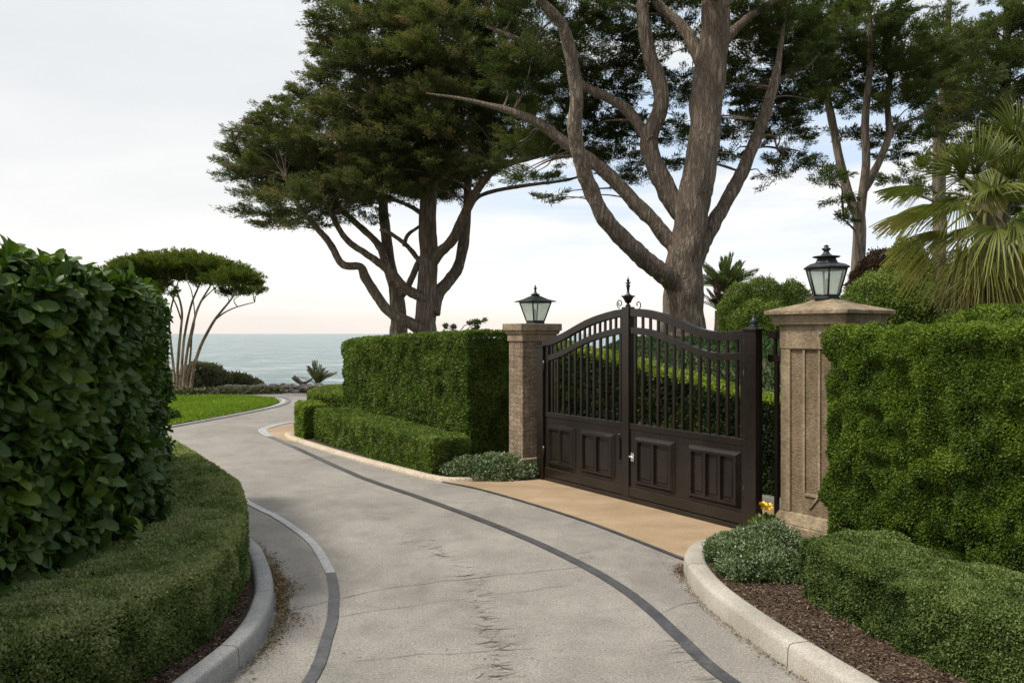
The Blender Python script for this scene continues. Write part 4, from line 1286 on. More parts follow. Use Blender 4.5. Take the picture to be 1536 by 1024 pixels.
# ------------------------------------------------------------------ trees
def tree(name, Y, base_px, label, cat, group=None):
    w = W(base_px[0], base_px[1], Y)
    g = empty(name, (0, 0, 0))
    tag(g, label, cat, group)
    return g


def twigs(branches, blobs, n, r0, seed):
    """thin limbs from the nearest drawn limb out to the pads"""
    rr = random.Random(seed)
    pts = np.vstack([catmull(np.array(b[0]), 4)[4:] for b in branches])
    out = []
    for c, r, d in blobs:
        c = np.array(c); r = np.array(r)
        for k in range(n):
            tgt = c + r * np.array([rr.uniform(-.8, .8), rr.uniform(-.8, .8), rr.uniform(-.5, .5)])
            dist = np.linalg.norm(pts - tgt, axis=1) + 0.9 * np.maximum(pts[:, 2] - tgt[2] + 0.1, 0)
            p = pts[dist.argmin()]
            L = np.linalg.norm(tgt - p)
            if L < 0.3: continue
            m1 = p + (tgt - p) * 0.35 + np.array([rr.uniform(-.1, .1), rr.uniform(-.1, .1), 0.06]) * L
            m2 = p + (tgt - p) * 0.7 + np.array([rr.uniform(-.1, .1), rr.uniform(-.1, .1), 0.05]) * L
            rad = r0 * rr.uniform(0.6, 1.2)
            out.append(([p, m1, m2, tgt], [rad, rad * 0.7, rad * 0.45, rad * 0.2]))
    return out


# --- left cypress
Y = 18.0
br = [
    pxb([(641, 620), (640, 540), (639, 498), (641, 438), (644, 378), (641, 324), (645, 269), (650, 215), (655, 160), (650, 90), (645, 20), (640, -60)], Y, [24, 20, 17, 15, 14, 13, 12, 11, 9, 7, 5, 3]),
    pxb([(650, 470), (658, 440), (674, 420), (690, 393), (697, 349), (701, 299), (705, 239), (712, 180), (720, 120), (725, 40)], Y, [11, 10, 9, 8.5, 8, 7, 6, 5, 4, 3], 1.2),
    pxb([(646, 400), (660, 378), (678, 360), (698, 319), (718, 281), (748, 252), (798, 236), (850, 222)], Y, [8, 8, 7.5, 7, 6, 5, 4, 2.5], -1.5),
    pxb([(706, 310), (718, 295), (748, 285), (798, 277), (845, 271), (880, 262)], Y - .3, [3.5, 3.2, 3, 2.5, 2, 1.2], -1.0),
    pxb([(604, 620), (599, 510), (595, 450), (585, 398), (577, 339), (575, 299), (575, 240), (570, 170), (560, 100)], Y + .5, [17, 14, 11, 9.5, 8, 7, 6, 4, 3], 1.0),
    pxb([(638, 500), (620, 488), (580, 463), (549, 418), (540, 400), (514, 396), (494, 364), (464, 329), (445, 305), (430, 270)], Y - .2, [9, 9, 8, 7, 6, 5.5, 5, 4, 3, 2], -1.0),
    pxb([(642, 450), (624, 442), (605, 430), (589, 411), (570, 395), (549, 380), (519, 358), (499, 324), (480, 280)], Y - .1, [8, 8, 7.5, 7, 6, 5, 4.5, 4, 3], -0.6),
    pxb([(590, 425), (580, 400), (569, 369), (539, 339), (504, 309), (480, 290)], Y + .4, [7, 6.5, 6, 5, 4, 2.5], 0.8),
    pxb([(640, 400), (629, 391), (609, 367), (584, 349), (570, 345)], Y, [4, 4, 3.5, 3, 2], .5),
    pxb([(602, 445), (612, 430), (626, 398), (636, 380)], Y + .2, [5, 5, 5, 4], 0),
    pxb([(606, 369), (612, 352), (629, 339), (640, 325)], Y + .1, [3, 3, 2.5, 2], 0.2),
    pxb([(643, 330), (620, 312), (590, 300), (560, 296), (520, 300)], Y, [4, 3.5, 3, 2.2, 1.5], .6),
]
CP = [(372, 232, 38, 20), (395, 205, 42, 22), (405, 255, 46, 22), (425, 180, 42, 24), (440, 222, 55, 28), (400, 290, 40, 18), (450, 262, 50, 25), (440, 298, 50, 22),
      (470, 150, 45, 26), (485, 195, 58, 30), (505, 240, 58, 30), (500, 285, 55, 22), (515, 118, 48, 28), (535, 165, 62, 34), (555, 215, 62, 32), (560, 265, 60, 28), (470, 320, 45, 12),
      (510, 75, 42, 28), (555, 95, 62, 36), (595, 145, 66, 38), (610, 195, 66, 34), (615, 250, 62, 28), (520, 30, 48, 26), (570, 45, 60, 34), (620, 85, 66, 40), (650, 140, 66, 38), (665, 195, 66, 32), (670, 240, 50, 20),
      (500, -5, 44, 22), (560, -10, 60, 30), (620, 20, 66, 40), (670, 60, 66, 42), (705, 110, 66, 42), (715, 165, 66, 36), (720, 215, 58, 24), (660, -10, 66, 36), (715, 10, 66, 42), (760, 60, 62, 42), (765, 120, 62, 42), (770, 180, 60, 34), (775, 222, 50, 18), (815, 215, 50, 20),
      (600, -60, 80, 40), (700, -60, 90, 45), (540, -50, 50, 26), (395, 318, 40, 11), (425, 336, 42, 9), (372, 268, 34, 14), (470, 338, 40, 8), (520, 308, 50, 14), (575, 292, 54, 16), (630, 280, 50, 16), (690, 262, 46, 14), (735, 248, 40, 12), (545, 330, 30, 6), (670, 300, 26, 10), (760, 235, 44, 16), (600, 225, 70, 34), (540, 250, 70, 34), (460, 285, 60, 24), (650, 270, 64, 22), (608, 268, 64, 24), (560, 280, 60, 22), (700, 248, 56, 20), (645, 290, 40, 12), (520, 295, 60, 18), (430, 240, 60, 28), (385, 250, 44, 16), (650, 150, 64, 40, -1.6), (640, 205, 66, 36, -1.7), (655, 95, 66, 42, -1.5), (645, 40, 66, 42, -1.4), (650, 252, 58, 24, -1.5), (590, 230, 60, 30, -1.5), (575, 180, 60, 34, -1.4)]
g = tree('cypress_tree', Y, (620, 610), 'multi stemmed wind swept cypress rising behind the middle hedge', 'tree')
pb = pads(CP, Y, 2.2, 0.9)
woody('trunk', br + twigs(br, pb, 3, 0.019, 1), M['bark'], g, 22, 0.04, seg=12)
crown('crown', pb, M['cypress'], g, 128, 150, 0.085, 0.0165, 0.16, (-0.5, 0, 0.06), 0.17, -0.55, 51, 0.35, 0.12, 0.0)

# --- big central cypress on the bank
Y = 13.0
br = [
    pxb([(1018, 540), (1021, 500), (1024, 470), (1026, 420), (1029, 384), (1041, 303), (1054, 202), (1066, 101), (1077, 0), (1085, -110), (1080, -220)], Y, [46, 35, 30, 28.5, 28, 26, 24, 23, 22, 16, 8], 0.0),
    pxb([(1030, 455), (1012, 428), (997, 412), (962, 384), (911, 333), (879, 268), (863, 202), (863, 126), (848, 50), (826, 15), (790, -20)], Y + .02, [13, 16, 14.5, 12.8, 12, 11, 10, 9.2, 8.2, 6, 3], -1.8),
    pxb([(1034, 405), (1018, 376), (1002, 356), (962, 313), (901, 252), (851, 217), (810, 187), (770, 168), (700, 150), (640, 140)], Y + .02, [11, 13.5, 12.3, 11, 10, 8.5, 7.4, 6, 3.2, 1], 0.2),
    pxb([(1044, 360), (1028, 328), (1010, 300), (984, 250), (975, 210), (990, 165), (990, 130), (972, 75), (964, 30), (967, -40)], Y, [13, 16, 15.5, 14, 13, 12.8, 12, 11, 10, 6], 0.2),
    pxb([(978, 212), (968, 200), (932, 157), (876, 129), (821, 83), (780, 60), (730, 40)], Y, [9, 9, 8, 7, 6, 4, 2.5], 0.8),
    pxb([(1066, 130), (1056, 100), (1045, 78), (1023, 40), (992, 12), (965, -30)], Y, [9, 12, 11, 9, 8, 6], 0.5),
    pxb([(1024, 440), (1042, 392), (1056, 362), (1083, 313), (1113, 258), (1144, 182), (1163, 116), (1171, 70), (1180, 10)], Y, [12, 15, 12.5, 11, 10, 9, 7.5, 4.5, 1.2], 0.8),
    pxb([(1160, 130), (1185, 110), (1212, 100)], Y + .7, [4, 3, 1.5], 0.2),
    pxb([(1075, 80), (1103, 44), (1144, 12), (1190, -10)], Y + .3, [9, 7, 6, 4], 0.6),
    pxb([(1130, 225), (1145, 205), (1160, 205), (1165, 222)], Y + .4, [3, 2.5, 2, 1.2], 0.2),
]
KP_ = [(800, 30, 70, 34), (850, -10, 80, 36), (800, 90, 62, 34), (770, 130, 55, 28), (850, 100, 60, 40, 1.6), (830, 160, 55, 36, 1.6), (800, 215, 55, 26, 2.0), (850, 230, 50, 28, 1.8), (885, 190, 55, 36, 1.8), (905, 140, 55, 40, 1.8), (900, 60, 60, 42, 1.5), (940, 20, 60, 40, 1.2), (920, 245, 42, 26, 1.6), (935, 200, 40, 34, 2.0), (800, 268, 40, 14, 1.2),
       (820, 300, 22, 8, .5), (955, 110, 34, 50, 1.8), (1010, 60, 44, 34, 1.8), (1000, 0, 60, 34, 1.0), (1020, 140, 34, 38, 1.9), (1015, 200, 24, 28, 1.8), (960, 270, 26, 16, 1.5), (1000, 250, 22, 12, 1.8),
       (1070, -40, 90, 40), (1120, 30, 55, 34, 1.2), (1130, 90, 48, 40, 1.3), (1105, 140, 44, 36, 1.4), (1110, 195, 40, 26, 1.4), (1150, 160, 40, 36, 1.4), (1190, 120, 48, 36, 1.2), (1175, 200, 38, 30, 1.3), (1185, 245, 28, 22, 1.2), (1165, 262, 16, 12, 1.2), (1200, 160, 34, 26, 1.2), (1170, 40, 60, 34, 1.2), (1200, 75, 50, 34, 1.2), (1095, 235, 30, 12, 1.3), (1150, -20, 70, 34), (960, -60, 110, 40), (860, -70, 100, 40), (770, -30, 70, 34)]
g = tree('cypress_tree', Y, (1020, 520), 'massive furrowed cypress trunk with forking limbs behind the gate', 'tree')
pb = pads(KP_, Y, 1.6, 0.9, 1.0)
woody('trunk', br + twigs(br, pb, 3, 0.022, 2), M['bark'], g, 34, 0.045, seg=16)
crown('crown', pb, M['pine'], g, 135, 135, 0.065, 0.0140, 0.10, (-0.15, 0, 0), 0.135, -0.6, 52, 0.30, 0.08, 0.0)

# --- right slender tree
Y = 17.0
br = [
    pxb([(1284, 520), (1285, 434), (1288, 354), (1289, 325)], Y, [12, 10.5, 9.5, 9], 0),
    pxb([(1289, 332), (1283, 318), (1270, 283), (1257, 227), (1245, 167), (1232, 116), (1215, 60), (1205, 0)], Y, [8, 7.5, 7, 6.5, 6, 5, 4, 2], 0.8),
    pxb([(1288, 335), (1293, 303), (1299, 242), (1298, 177), (1303, 126), (1305, 50), (1300, -40)], Y, [8, 7, 6, 5.5, 5, 4, 2], -0.5),
    pxb([(1296, 285), (1305, 270), (1321, 237), (1333, 202), (1331, 151), (1338, 100), (1350, 30)], Y, [6, 6, 5.5, 5, 4.5, 4, 2], .3),
    pxb([(1333, 205), (1345, 192), (1361, 183), (1384, 173), (1410, 150)], Y + .2, [3, 2.8, 2.4, 1.8, 1], .3),
    pxb([(1268, 275), (1262, 235), (1258, 205)], Y, [2, 1.6, 1], -.3),
    pxb([(1287, 350), (1275, 338), (1266, 330)], Y, [2, 1.5, 1], -.3),
]
RP = [(1200, 60, 50, 34), (1215, 110, 46, 34), (1235, 25, 55, 32), (1250, 80, 55, 38), (1235, 150, 38, 26), (1290, 45, 60, 40), (1300, 100, 58, 38), (1290, 150, 46, 26), (1345, 60, 58, 38), (1350, 110, 54, 34), (1345, 155, 44, 24), (1390, 90, 46, 34), (1395, 135, 42, 26), (1270, 205, 22, 12), (1250, 265, 22, 16), (1235, 275, 12, 9), (1266, 330, 12, 14), (1260, 300, 14, 10), (1330, 210, 34, 14), (1365, 200, 36, 16), (1340, 235, 26, 12), (1310, 22, 60, 22), (1255, 0, 50, 20)]
g = tree('pine_tree', Y, (1285, 500), 'slender forked pine just right of the near lantern', 'tree')
pb = pads(RP, Y, 1.6, 0.9)
woody('trunk', br + twigs(br, pb, 2, 0.022, 3), M['bark_grey'], g, 10, 0.05)
crown('crown', pb, M['pine'], g, 95, 120, 0.085, 0.0175, 0.12, (0, 0, 0.1), 0.15, -0.5, 53, 0.35, 0.05, 0.0)

# --- conifers further right
for (Yd, trunk_, pd, lab, sd) in (
    (21.0, [(1412, 520), (1410, 380), (1408, 240), (1415, 150), (1420, 60), (1425, 0)], [(1421, 34, 22, 18), (1425, 70, 42, 28), (1410, 110, 44, 28), (1440, 120, 48, 30), (1425, 165, 46, 26), (1400, 205, 34, 16), (1385, 250, 30, 16), (1370, 290, 26, 14), (1350, 270, 24, 12), (1455, 165, 46, 26), (1421, 6, 9, 14)], 'dark conifer standing between the slender pine and the fan palm', 61),
    (23.0, [(1505, 540), (1505, 380), (1508, 200), (1510, 60), (1512, -40)], [(1505, 45, 40, 30), (1540, 30, 56, 36), (1480, 85, 52, 32), (1530, 95, 58, 36), (1500, 140, 58, 32), (1550, 150, 54, 34), (1470, 180, 48, 24), (1520, 190, 54, 28), (1575, 80, 54, 34), (1530, -10, 40, 30), (1450, 70, 28, 20), (1580, 20, 60, 36), (1540, 240, 60, 40), (1480, 230, 54, 34), (1500, 290, 60, 40), (1560, 310, 60, 50)], 'dense conifer at the right edge above the fan palm', 62)):
    g = tree('conifer_tree', Yd, (0, 0), lab, 'tree', 'conifers beyond the palm')
    b_ = [pxb(trunk_, Yd, [11, 10, 9, 7, 5, 3])]
    pb = pads(pd, Yd, 1.4, 0.9)
    woody('trunk', b_ + twigs(b_, pb, 2, 0.03, sd), M['bark_grey'], g, 10, 0.05)
    crown('crown', pb, M['pine'], g, 64, 100, 0.11, 0.023, 0.2, (0, 0, 0.2), 0.2, -0.5, sd, 0.35, 0.03, 0.0)

# --- umbrella pine on the left
Y = 24.0
br = [pxb(p, Y + dy, [q * 0.72 for q in r], dd) for p, r, dy, dd in (
    ([(262, 604), (261, 560), (257, 520), (254, 480), (262, 440), (268, 420)], [3.2, 3, 2.6, 2.2, 1.8, 1.2], 0, .3),
    ([(266, 604), (266, 560), (269, 515), (273, 470), (266, 440), (255, 420)], [3.6, 3.4, 3, 2.4, 2, 1.2], .1, -.4),
    ([(270, 604), (272, 560), (276, 510), (286, 460), (300, 425)], [3.6, 3.2, 2.8, 2.4, 1.6], .2, .5),
    ([(274, 604), (277, 560), (283, 515), (297, 462), (316, 428)], [3.6, 3.2, 2.8, 2.4, 1.6], 0, -.5),
    ([(284, 604), (289, 560), (297, 530), (307, 506), (324, 477), (348, 447), (352, 436)], [3.8, 3.6, 3.4, 3.2, 2.8, 2, 1.4], -.1, .2),
    ([(324, 478), (338, 468), (356, 460), (382, 453)], [2, 1.6, 1.3, .9], 0, .4),
    ([(257, 604), (253, 560), (250, 520), (244, 470), (230, 430)], [3, 2.8, 2.4, 2, 1.4], .3, .4),
    ([(278, 604), (281, 570), (286, 530), (289, 490), (300, 455), (330, 425)], [2.6, 2.4, 2.2, 2, 1.6, 1], .4, .8),
    ([(272, 480), (262, 452), (245, 425)], [1.8, 1.5, 1], .2, .5),
    ([(252, 530), (240, 500), (225, 460), (205, 425)], [2, 1.8, 1.5, 1], .2, .5),
    ([(284, 520), (292, 480), (288, 440), (280, 420)], [1.6, 1.4, 1.2, .8], .2, -.5))]
UP = [(200, 408, 36, 20), (230, 398, 40, 18), (265, 398, 42, 18), (300, 402, 40, 18), (335, 412, 34, 18), (362, 424, 26, 18), (376, 438, 15, 14), (250, 414, 44, 16), (290, 416, 40, 14), (325, 424, 34, 14), (215, 425, 34, 16), (240, 440, 22, 12), (270, 392, 40, 10), (180, 420, 30, 22), (352, 440, 22, 8), (255, 402, 72, 15), (312, 412, 64, 14), (285, 396, 50, 9), (345, 422, 40, 14)]
g = tree('umbrella_pine', Y, (270, 604), 'small flat topped umbrella pine with many bare stems by the sea', 'tree')
pb = pads(UP, Y, 1.5, 0.9)
woody('trunk', br + twigs(br, pb, 3, 0.016, 4), M['bark_tan'], g, 8, 0.04)
crown('crown', pb, M['umbrella'], g, 170, 85, 0.085, 0.026, 0.5, (0, 0, 0.2), 0.14, -0.3, 54, 0.40, 0.03, 0.0)

# ------------------------------------------------------------------ palms
def fan_leaf(parent, hub, axis, nrm, R, spread=2.3, n=38, droop=0.35, mat=None, origin=None, dry=0.0, seed=0):
    rr = np.random.default_rng(seed)
    hub = np.array(hub, float); axis = norm(np.array(axis, float)); nrm = np.array(nrm, float)
    side = norm(np.cross(axis, nrm)); nrm = np.cross(side, axis)
    V, Fq, T = [], [], []
    fr_tint = rr.uniform(-0.08, 0.10)
    for i in range(n):
        a = (i / (n - 1) - 0.5) * spread + rr.normal() * 0.02
        d = axis * math.cos(a) + side * math.sin(a)
        L = R * (0.72 + 0.28 * math.cos(a * 0.8)) * rr.uniform(0.88, 1.08)
        pleat = 0.02 * (1 if i % 2 else -1)
        b = len(V)
        w0 = R * spread / n * 0.42
        dr = droop * rr.uniform(0.6, 1.5)
        sd = norm(np.cross(d, nrm))
        for t, w in ((0.02, 0.1), (0.25, 0.55), (0.5, 1.0), (0.72, 0.75), (0.88, 0.4), (1.0, 0.05)):
            bend = np.array([0, 0, -1.0]) * dr * L * max(t - 0.35, 0) ** 1.6 + nrm * 0.06 * L * math.sin(t * 3)
            c = hub + d * L * t + bend
            V += [c - sd * w0 * w * 0.5 + nrm * pleat * 0.3, c + sd * w0 * w * 0.5 - nrm * pleat * 0.3]
            tv = fr_tint + 0.23 + 0.2 * rr.random() + (0.30 * max(t - 0.55, 0) / 0.45) * (0.7 + 0.6 * rr.random()) + dry + 0.1 * (1 - t)
            T += [tv, tv]
        for k in range(5):
            Fq.append((b + 2 * k, b + 2 * k + 1, b + 2 * k + 3, b + 2 * k + 2))
    fr = Fol(); fr.put(np.array(V), np.array(Fq), np.array(T), 0)
    if origin is not None:
        o3 = np.array(origin, float)
        mid = (o3 + hub) / 2 + np.array([0, 0, 0.08])
        v, fs = tube_np(catmull(np.array([o3, mid, hub + axis * R * 0.1]), 5), np.linspace(0.022, 0.008, 11), 6)
        fs = np.array([f if len(f) == 4 else (*f, f[2]) for f in fs])
        fs = fs[[len(set(f)) == 4 for f in fs.tolist()]]
        fr.put(v, fs, np.full(len(v), 0.62), 0)
    return fr.build('frond', [mat or M['palm']], parent)


Y = 8.6
g = empty('fan_palm', (0, 0, 0))
tag(g, 'large shaggy fan palm above the tall hedge on the right', 'palm')
c0 = W(1478, 318, Y)
mb = MB()
zb_ = terrain_z(np.array([c0[0] + .1]), np.array([Y]))[0]
tr = [(c0[0] + .12, Y + .05, zb_), (c0[0] + .08, Y + .03, (zb_ + c0[2]) / 2), (c0[0], Y, c0[2] + 0.1)]
woody('trunk', [(tr, [0.17, 0.15, 0.13])], M['bark_tan'], g, 12, 0.10)
# hub px, py, dy(depth), axis (x, y, z), facing normal, R px, spread, droop, dry
FR = [
    (1464, 262, -.1, (-0.2, -.15, 1), (-0.1, -1, .1), 84, 2.6, .10, 0.0),
    (1522, 212, .1, (0.05, -.1, 1), (0, -1, .2), 82, 2.6, .25, 0.0),
    (1512, 222, -.1, (-0.15, -.4, -1), (0, -1, .3), 48, 1.9, .3, 0.12),
    (1408, 290, 0, (-1, -.1, .08), (0, -.35, 1), 92, 1.5, .35, 0.05),
    (1402, 322, -.1, (-1, -.25, -.20), (0, -.4, 1), 92, 1.5, .35, 0.18),
    (1462, 338, -.35, (-0.75, -.35, -.65), (-.3, -.6, .8), 128, 1.5, .45, 0.12),
    (1496, 342, -.55, (-0.05, -.55, -.55), (0, -.85, .55), 82, 3.2, .5, 0.03),
    (1476, 398, -.4, (-0.05, -.3, -1), (0, -1, .3), 82, 2.0, .15, 0.12),
    (1436, 296, -.3, (-0.45, -.4, -.8), (-.2, -1, .3), 70, 1.9, .3, 0.05),
    (1466, 270, -.35, (0.05, -.5, -.9), (0, -1, .4), 52, 1.6, .3, 0.12),
    (1524, 366, -.3, (0.0, -.2, -1), (.3, -1, .2), 100, 1.2, .1, 0.35),
    (1530, 290, -.3, (0.6, -.4, .4), (0, -1, .5), 80, 2.4, .3, 0.0),
    (1515, 270, -.2, (0.2, -.4, .9), (0, -1, .2), 62, 2.4, .2, 0.0),
    (1425, 262, .3, (-0.7, .2, .75), (-.2, -1, .3), 62, 2.0, .25, 0.02),
    (1500, 380, -.1, (0.6, -.3, -.7), (0, -1, .4), 92, 2.0, .3, 0.1),
    (1440, 372, -.15, (-0.55, -.2, -.9), (-.3, -1, .2), 88, 1.5, .2, 0.2),
    (1490, 300, .4, (0.3, .4, .8), (0, -1, .3), 80, 2.6, .2, 0.0),
    (1455, 312, .4, (-0.6, .5, .1), (0, -.6, 1), 85, 2.0, .4, 0.0),
    (1455, 395, .1, (-0.25, .0, -1), (0, -1, .1), 80, 1.6, .1, 0.3),
    (1505, 410, .0, (0.2, .0, -1), (0, -1, .1), 75, 1.6, .1, 0.3),
    (1445, 268, -.15, (-.5, -.3, .5), (-.3, -1, .5), 70, 2.2, .35, 0.0),
    (1490, 290, -.4, (.1, -.6, .1), (0, -.7, .8), 75, 2.6, .5, 0.0),
    (1420, 345, -.2, (-.8, -.2, -.45), (-.2, -.7, .8), 95, 1.3, .4, 0.2),
    (1475, 365, -.5, (-.25, -.4, -.8), (-.1, -1, .5), 90, 1.8, .35, 0.08),
    (1518, 330, -.5, (.35, -.5, -.5), (.2, -.9, .6), 85, 2.2, .4, 0.04),
    (1540, 240, 0, (.7, -.2, .6), (0, -1, .3), 80, 2.3, .3, 0.0),
    (1500, 250, .3, (.1, .2, 1), (0, -1, .2), 70, 2.4, .2, 0.0),
    (1425, 310, .3, (-.9, .4, -.1), (0, -.5, 1), 88, 1.6, .4, 0.1),
    (1480, 430, -.2, (-.1, -.1, -1), (0, -1, .1), 60, 1.8, .1, 0.32),
    (1450, 420, -.15, (-.3, -.1, -1), (-.1, -1, .1), 62, 1.6, .1, 0.22),
]
for i, (px, py, dy, ax, nn, R, sp, dr, dry) in enumerate(FR):
    fan_leaf(g, W(px, py, Y + dy), ax, nn, R * 0.95 * Y / F * (1.08 if py > 330 else 1), sp * (0.7 if ax[0] < -0.7 else 1), 62, dr * 1.2, M['palm_dry'] if dry >= 0.3 else M['palm'], c0, 0.0 if dry >= .3 else dry + (0.10 if py > 330 else 0), i)
# shaggy old skirt around the trunk
fol = Fol(); n = 700
p = np.stack([c0[0] + 0.06 + RNG.normal(0, 0.16, n), Y + RNG.normal(0, 0.16, n), c0[2] - 0.25 - RNG.random(n) * 0.75], 1)
fol.put(*leaves(p, np.array([0, 0, -1.0]) + rnd(n, 0.3), rnd(n), 0.34, 0.03, RNG.random(n) * 0.7), 0)
fol.build('dead_leaf_skirt', [M['palm_dry']], g)


def spiky_palm(name, c, R, mat, label, nfr=18, zb=0.0, up=0.6, seed=0, pin=26):
    """rosette of feather fronds on a short stem"""
    rr = np.random.default_rng(seed)
    g = empty(name, (0, 0, 0)); tag(g, label, 'palm')
    c = np.array(c, float)
    woody('trunk', [([(c[0], c[1], zb), (c[0], c[1], (zb + c[2]) / 2), tuple(c)], [R * .16, R * .13, R * .12])], M['bark_tan'], g, 8, 0.1)
    for k in range(nfr):
        a = k * 2.399 + rr.normal() * 0.2
        el = rr.uniform(0.35, 1.45)
        d0 = np.array([math.cos(a) * math.cos(el), math.sin(a) * math.cos(el), math.sin(el) * 1.0 + up * .2])
        d0 = norm(d0)
        L = R * rr.uniform(0.85, 1.15)
        ts = np.linspace(0, 1, 7)[:, None]
        P = c + d0 * L * ts + np.array([0, 0, -0.32 * L]) * ts ** 2 * math.cos(el)
        fol = Fol()
        v, fs = tube_np(P, np.linspace(R * .022, R * .006, 7), 5)
        fs = np.array([f for f in fs if len(f) == 4]); fol.put(v, fs, np.full(len(v), .6), 0)
        t = np.repeat(np.linspace(.15, 1, pin), 2)
        pos = np.stack([np.interp(t, ts[:, 0], P[:, j]) for j in range(3)], 1)
        sd = norm(np.cross(d0, np.array([0, 0, 1.0]) + rr.normal(size=3) * .1)); upv = np.cross(sd, d0)
        sg = np.tile([1.0, -1.0], pin)[:, None]
        D = d0 * .95 + sd * sg * .55 + upv * .3 + rr.normal(size=(len(t), 3)) * .08
        fol.put(*leaves(pos, D, np.tile(upv, (len(t), 1)), L * .34 * (1.05 - .6 * t) , L * .032, .52 + rr.normal(size=len(t)) * .15 + .12 * t), 0)
        fol.build('frond', [mat], g)
    return g


tz = lambda p: terrain_z(np.array([p[0]]), np.array([p[1]]))[0]
p = W(1088, 440, 15.0)
spiky_palm('spiky_palm', p, 0.72, M['cyan_palm'], 'blue green spiky palm between the big trunk and the rounded hedge', 34, tz(p), .9, 1, 34)
p = W(1077, 465, 14.4)
spiky_palm('cordyline', p, 0.50, M['rust'], 'reddish spiky plant at the foot of the blue green palm', 14, tz(p), .6, 2)
p = W(476, 577, 25.6)
spiky_palm('coastal_palm', p, 0.72, M['scrub'], 'small grey palm on the cliff edge against the sea', 18, -0.1, 1.0, 3)

# ------------------------------------------------------------------ shrubs behind gate and hedge (on the bank)
def pbush(name, lst, Y, mat, leaf, label, seed, **kw):
    bl = []
    for b in lst:
        yy = Y + (b[4] if len(b) > 4 else 0)
        rx = b[2] * yy / F
        bl.append((W(b[0], b[1], yy), (rx, rx * .8, b[3] * yy / F)))
    o = bush(name, bl, mat, leaf, seed=seed, **kw)
    return tag(o, label, 'shrub')


pbush('clipped_shrub', [(1112, 478, 32, 50), (1146, 470, 40, 50), (1184, 474, 36, 50), (1150, 492, 68, 46)], 12.5, M['box'], 0.03, 'dome topped clipped shrub between the small palm and the near lantern', 71, lumps=.15, zmin=-.5, fuzzy=.28)
pbush('leafy_shrub', [(1335, 470, 74, 58), (1300, 485, 50, 48), (1385, 480, 50, 52), (1345, 500, 80, 60)], 9.6, M['box'], 0.03, 'broad light green shrub right of the near lantern', 72, lumps=.14, zmin=-.4, fuzzy=.3)
pbush('russet_shrub', [(1322, 415, 34, 40), (1300, 430, 26, 30), (1345, 420, 34, 40)], 13.0, M['rust'], 0.04, 'reddish brown shrub beside the slender pine trunk', 73, lumps=.16, zmin=-.6, fuzzy=.35)
pbush('upright_shrub', [(1360, 395, 26, 38), (1352, 420, 28, 40), (1375, 430, 28, 50)], 11.5, M['box'], 0.036, 'upright green shrub tucked left of the fan palm', 74, lumps=.16, zmin=-.6, fuzzy=.35)
pbush('dark_shrub', [(1500, 480, 60, 20), (1450, 488, 40, 16), (1560, 478, 50, 24)], 7.6, M['box_dark'], 0.03, 'dark leafy shrub at the foot of the fan palm', 75, lumps=.14, zmin=-.4)
pbush('backdrop_shrub', [(1500, 440, 80, 70), (1430, 470, 50, 50), (1570, 400, 70, 90)], 12.0, M['box_dark'], 0.045, 'deep green shrub mass behind the fan palm', 76, lumps=.16, zmin=-.5)
pbush('pale_shrub', [(1228, 478, 22, 34), (1238, 492, 26, 34)], 11.0, M['scrub'], 0.05, 'pale feathery shrub just behind the near lantern', 77, lumps=.16, zmin=-.5, tint0=.7)

# seaside scrub
pbush('coastal_scrub', [(305, 575, 38, 30), (290, 590, 34, 20)], 26.0, M['scrub'], 0.09, 'brownish coastal bush right behind the umbrella pine stems', 81, lumps=.16, zmin=-.4, tint0=.55)
pbush('coastal_scrub', [(345, 582, 36, 22), (372, 584, 24, 16)], 26.0, M['scrub'], 0.09, 'grey green coastal bush to the right of the pine stems', 82, lumps=.16, zmin=-.4)
pbush('coastal_scrub', [(396, 588, 14, 9), (380, 590, 22, 10)], 25.6, M['scrub'], 0.08, 'smallest coastal bush where the scrub meets the stones', 83, lumps=.16, zmin=-.4)
pbush('coastal_scrub', [(235, 585, 40, 26), (200, 580, 50, 34)], 25.5, M['scrub'], 0.09, 'coastal bush left of the umbrella pine stems', 84, lumps=.16, zmin=-.4)
pbush('rounded_shrub', [(256, 627, 13, 14)], 16.6, M['box_dark'], 0.05, 'little round bush at the near corner of the lawn', 85, lumps=.08, zmin=-.7)
for a_, b_ in (((330, 588), 5), ):
    pass
# low hedge line along back of the lawn
o = hedge('box_hedge', [(-11.5, 23.0), (-9.6, 23.25), (-8.2, 23.4), (-6.9, 23.75)], 0.35, -1, 0.14, M['scrub'], 0.06, 0.0, 2.4, 0.04, 0.05, 0.0045, seed=29)
tag(o, 'very low dull green edging hedge behind the seaside lawn', 'hedge')

# rubble edging
V, Fq, off = [], [], 0
for k in range(420):
    x = RNG.uniform(-9.0, -5.6); y = 24.6 + RNG.uniform(-.3, .7) + 0.12 * (x + 7)
    r = RNG.uniform(.03, .085)
    z = 0.02 + max(0, 0.16 * RNG.random()) * (y > 24.4)
    nu, nv = 7, 5
    sc = np.array([1.4, 1, .75]) * RNG.uniform(.8, 1.2, 3)
    th = RNG.random() * 6.28
    for j in range(nv + 1):
        for i in range(nu):
            ph = math.pi * j / nv; a = 2 * math.pi * i / nu
            q3 = np.array([math.sin(ph) * math.cos(a), math.sin(ph) * math.sin(a), math.cos(ph)]) * sc * r * RNG.uniform(.85, 1.15)
            V.append((x + q3[0] * math.cos(th) - q3[1] * math.sin(th), y + q3[0] * math.sin(th) + q3[1] * math.cos(th), z + q3[2]))
    for j in range(nv):
        for i in range(nu):
            Fq.append((off + j * nu + i, off + (j + 1) * nu + i, off + (j + 1) * nu + (i + 1) % nu, off + j * nu + (i + 1) % nu))
    off += nu * (nv + 1)
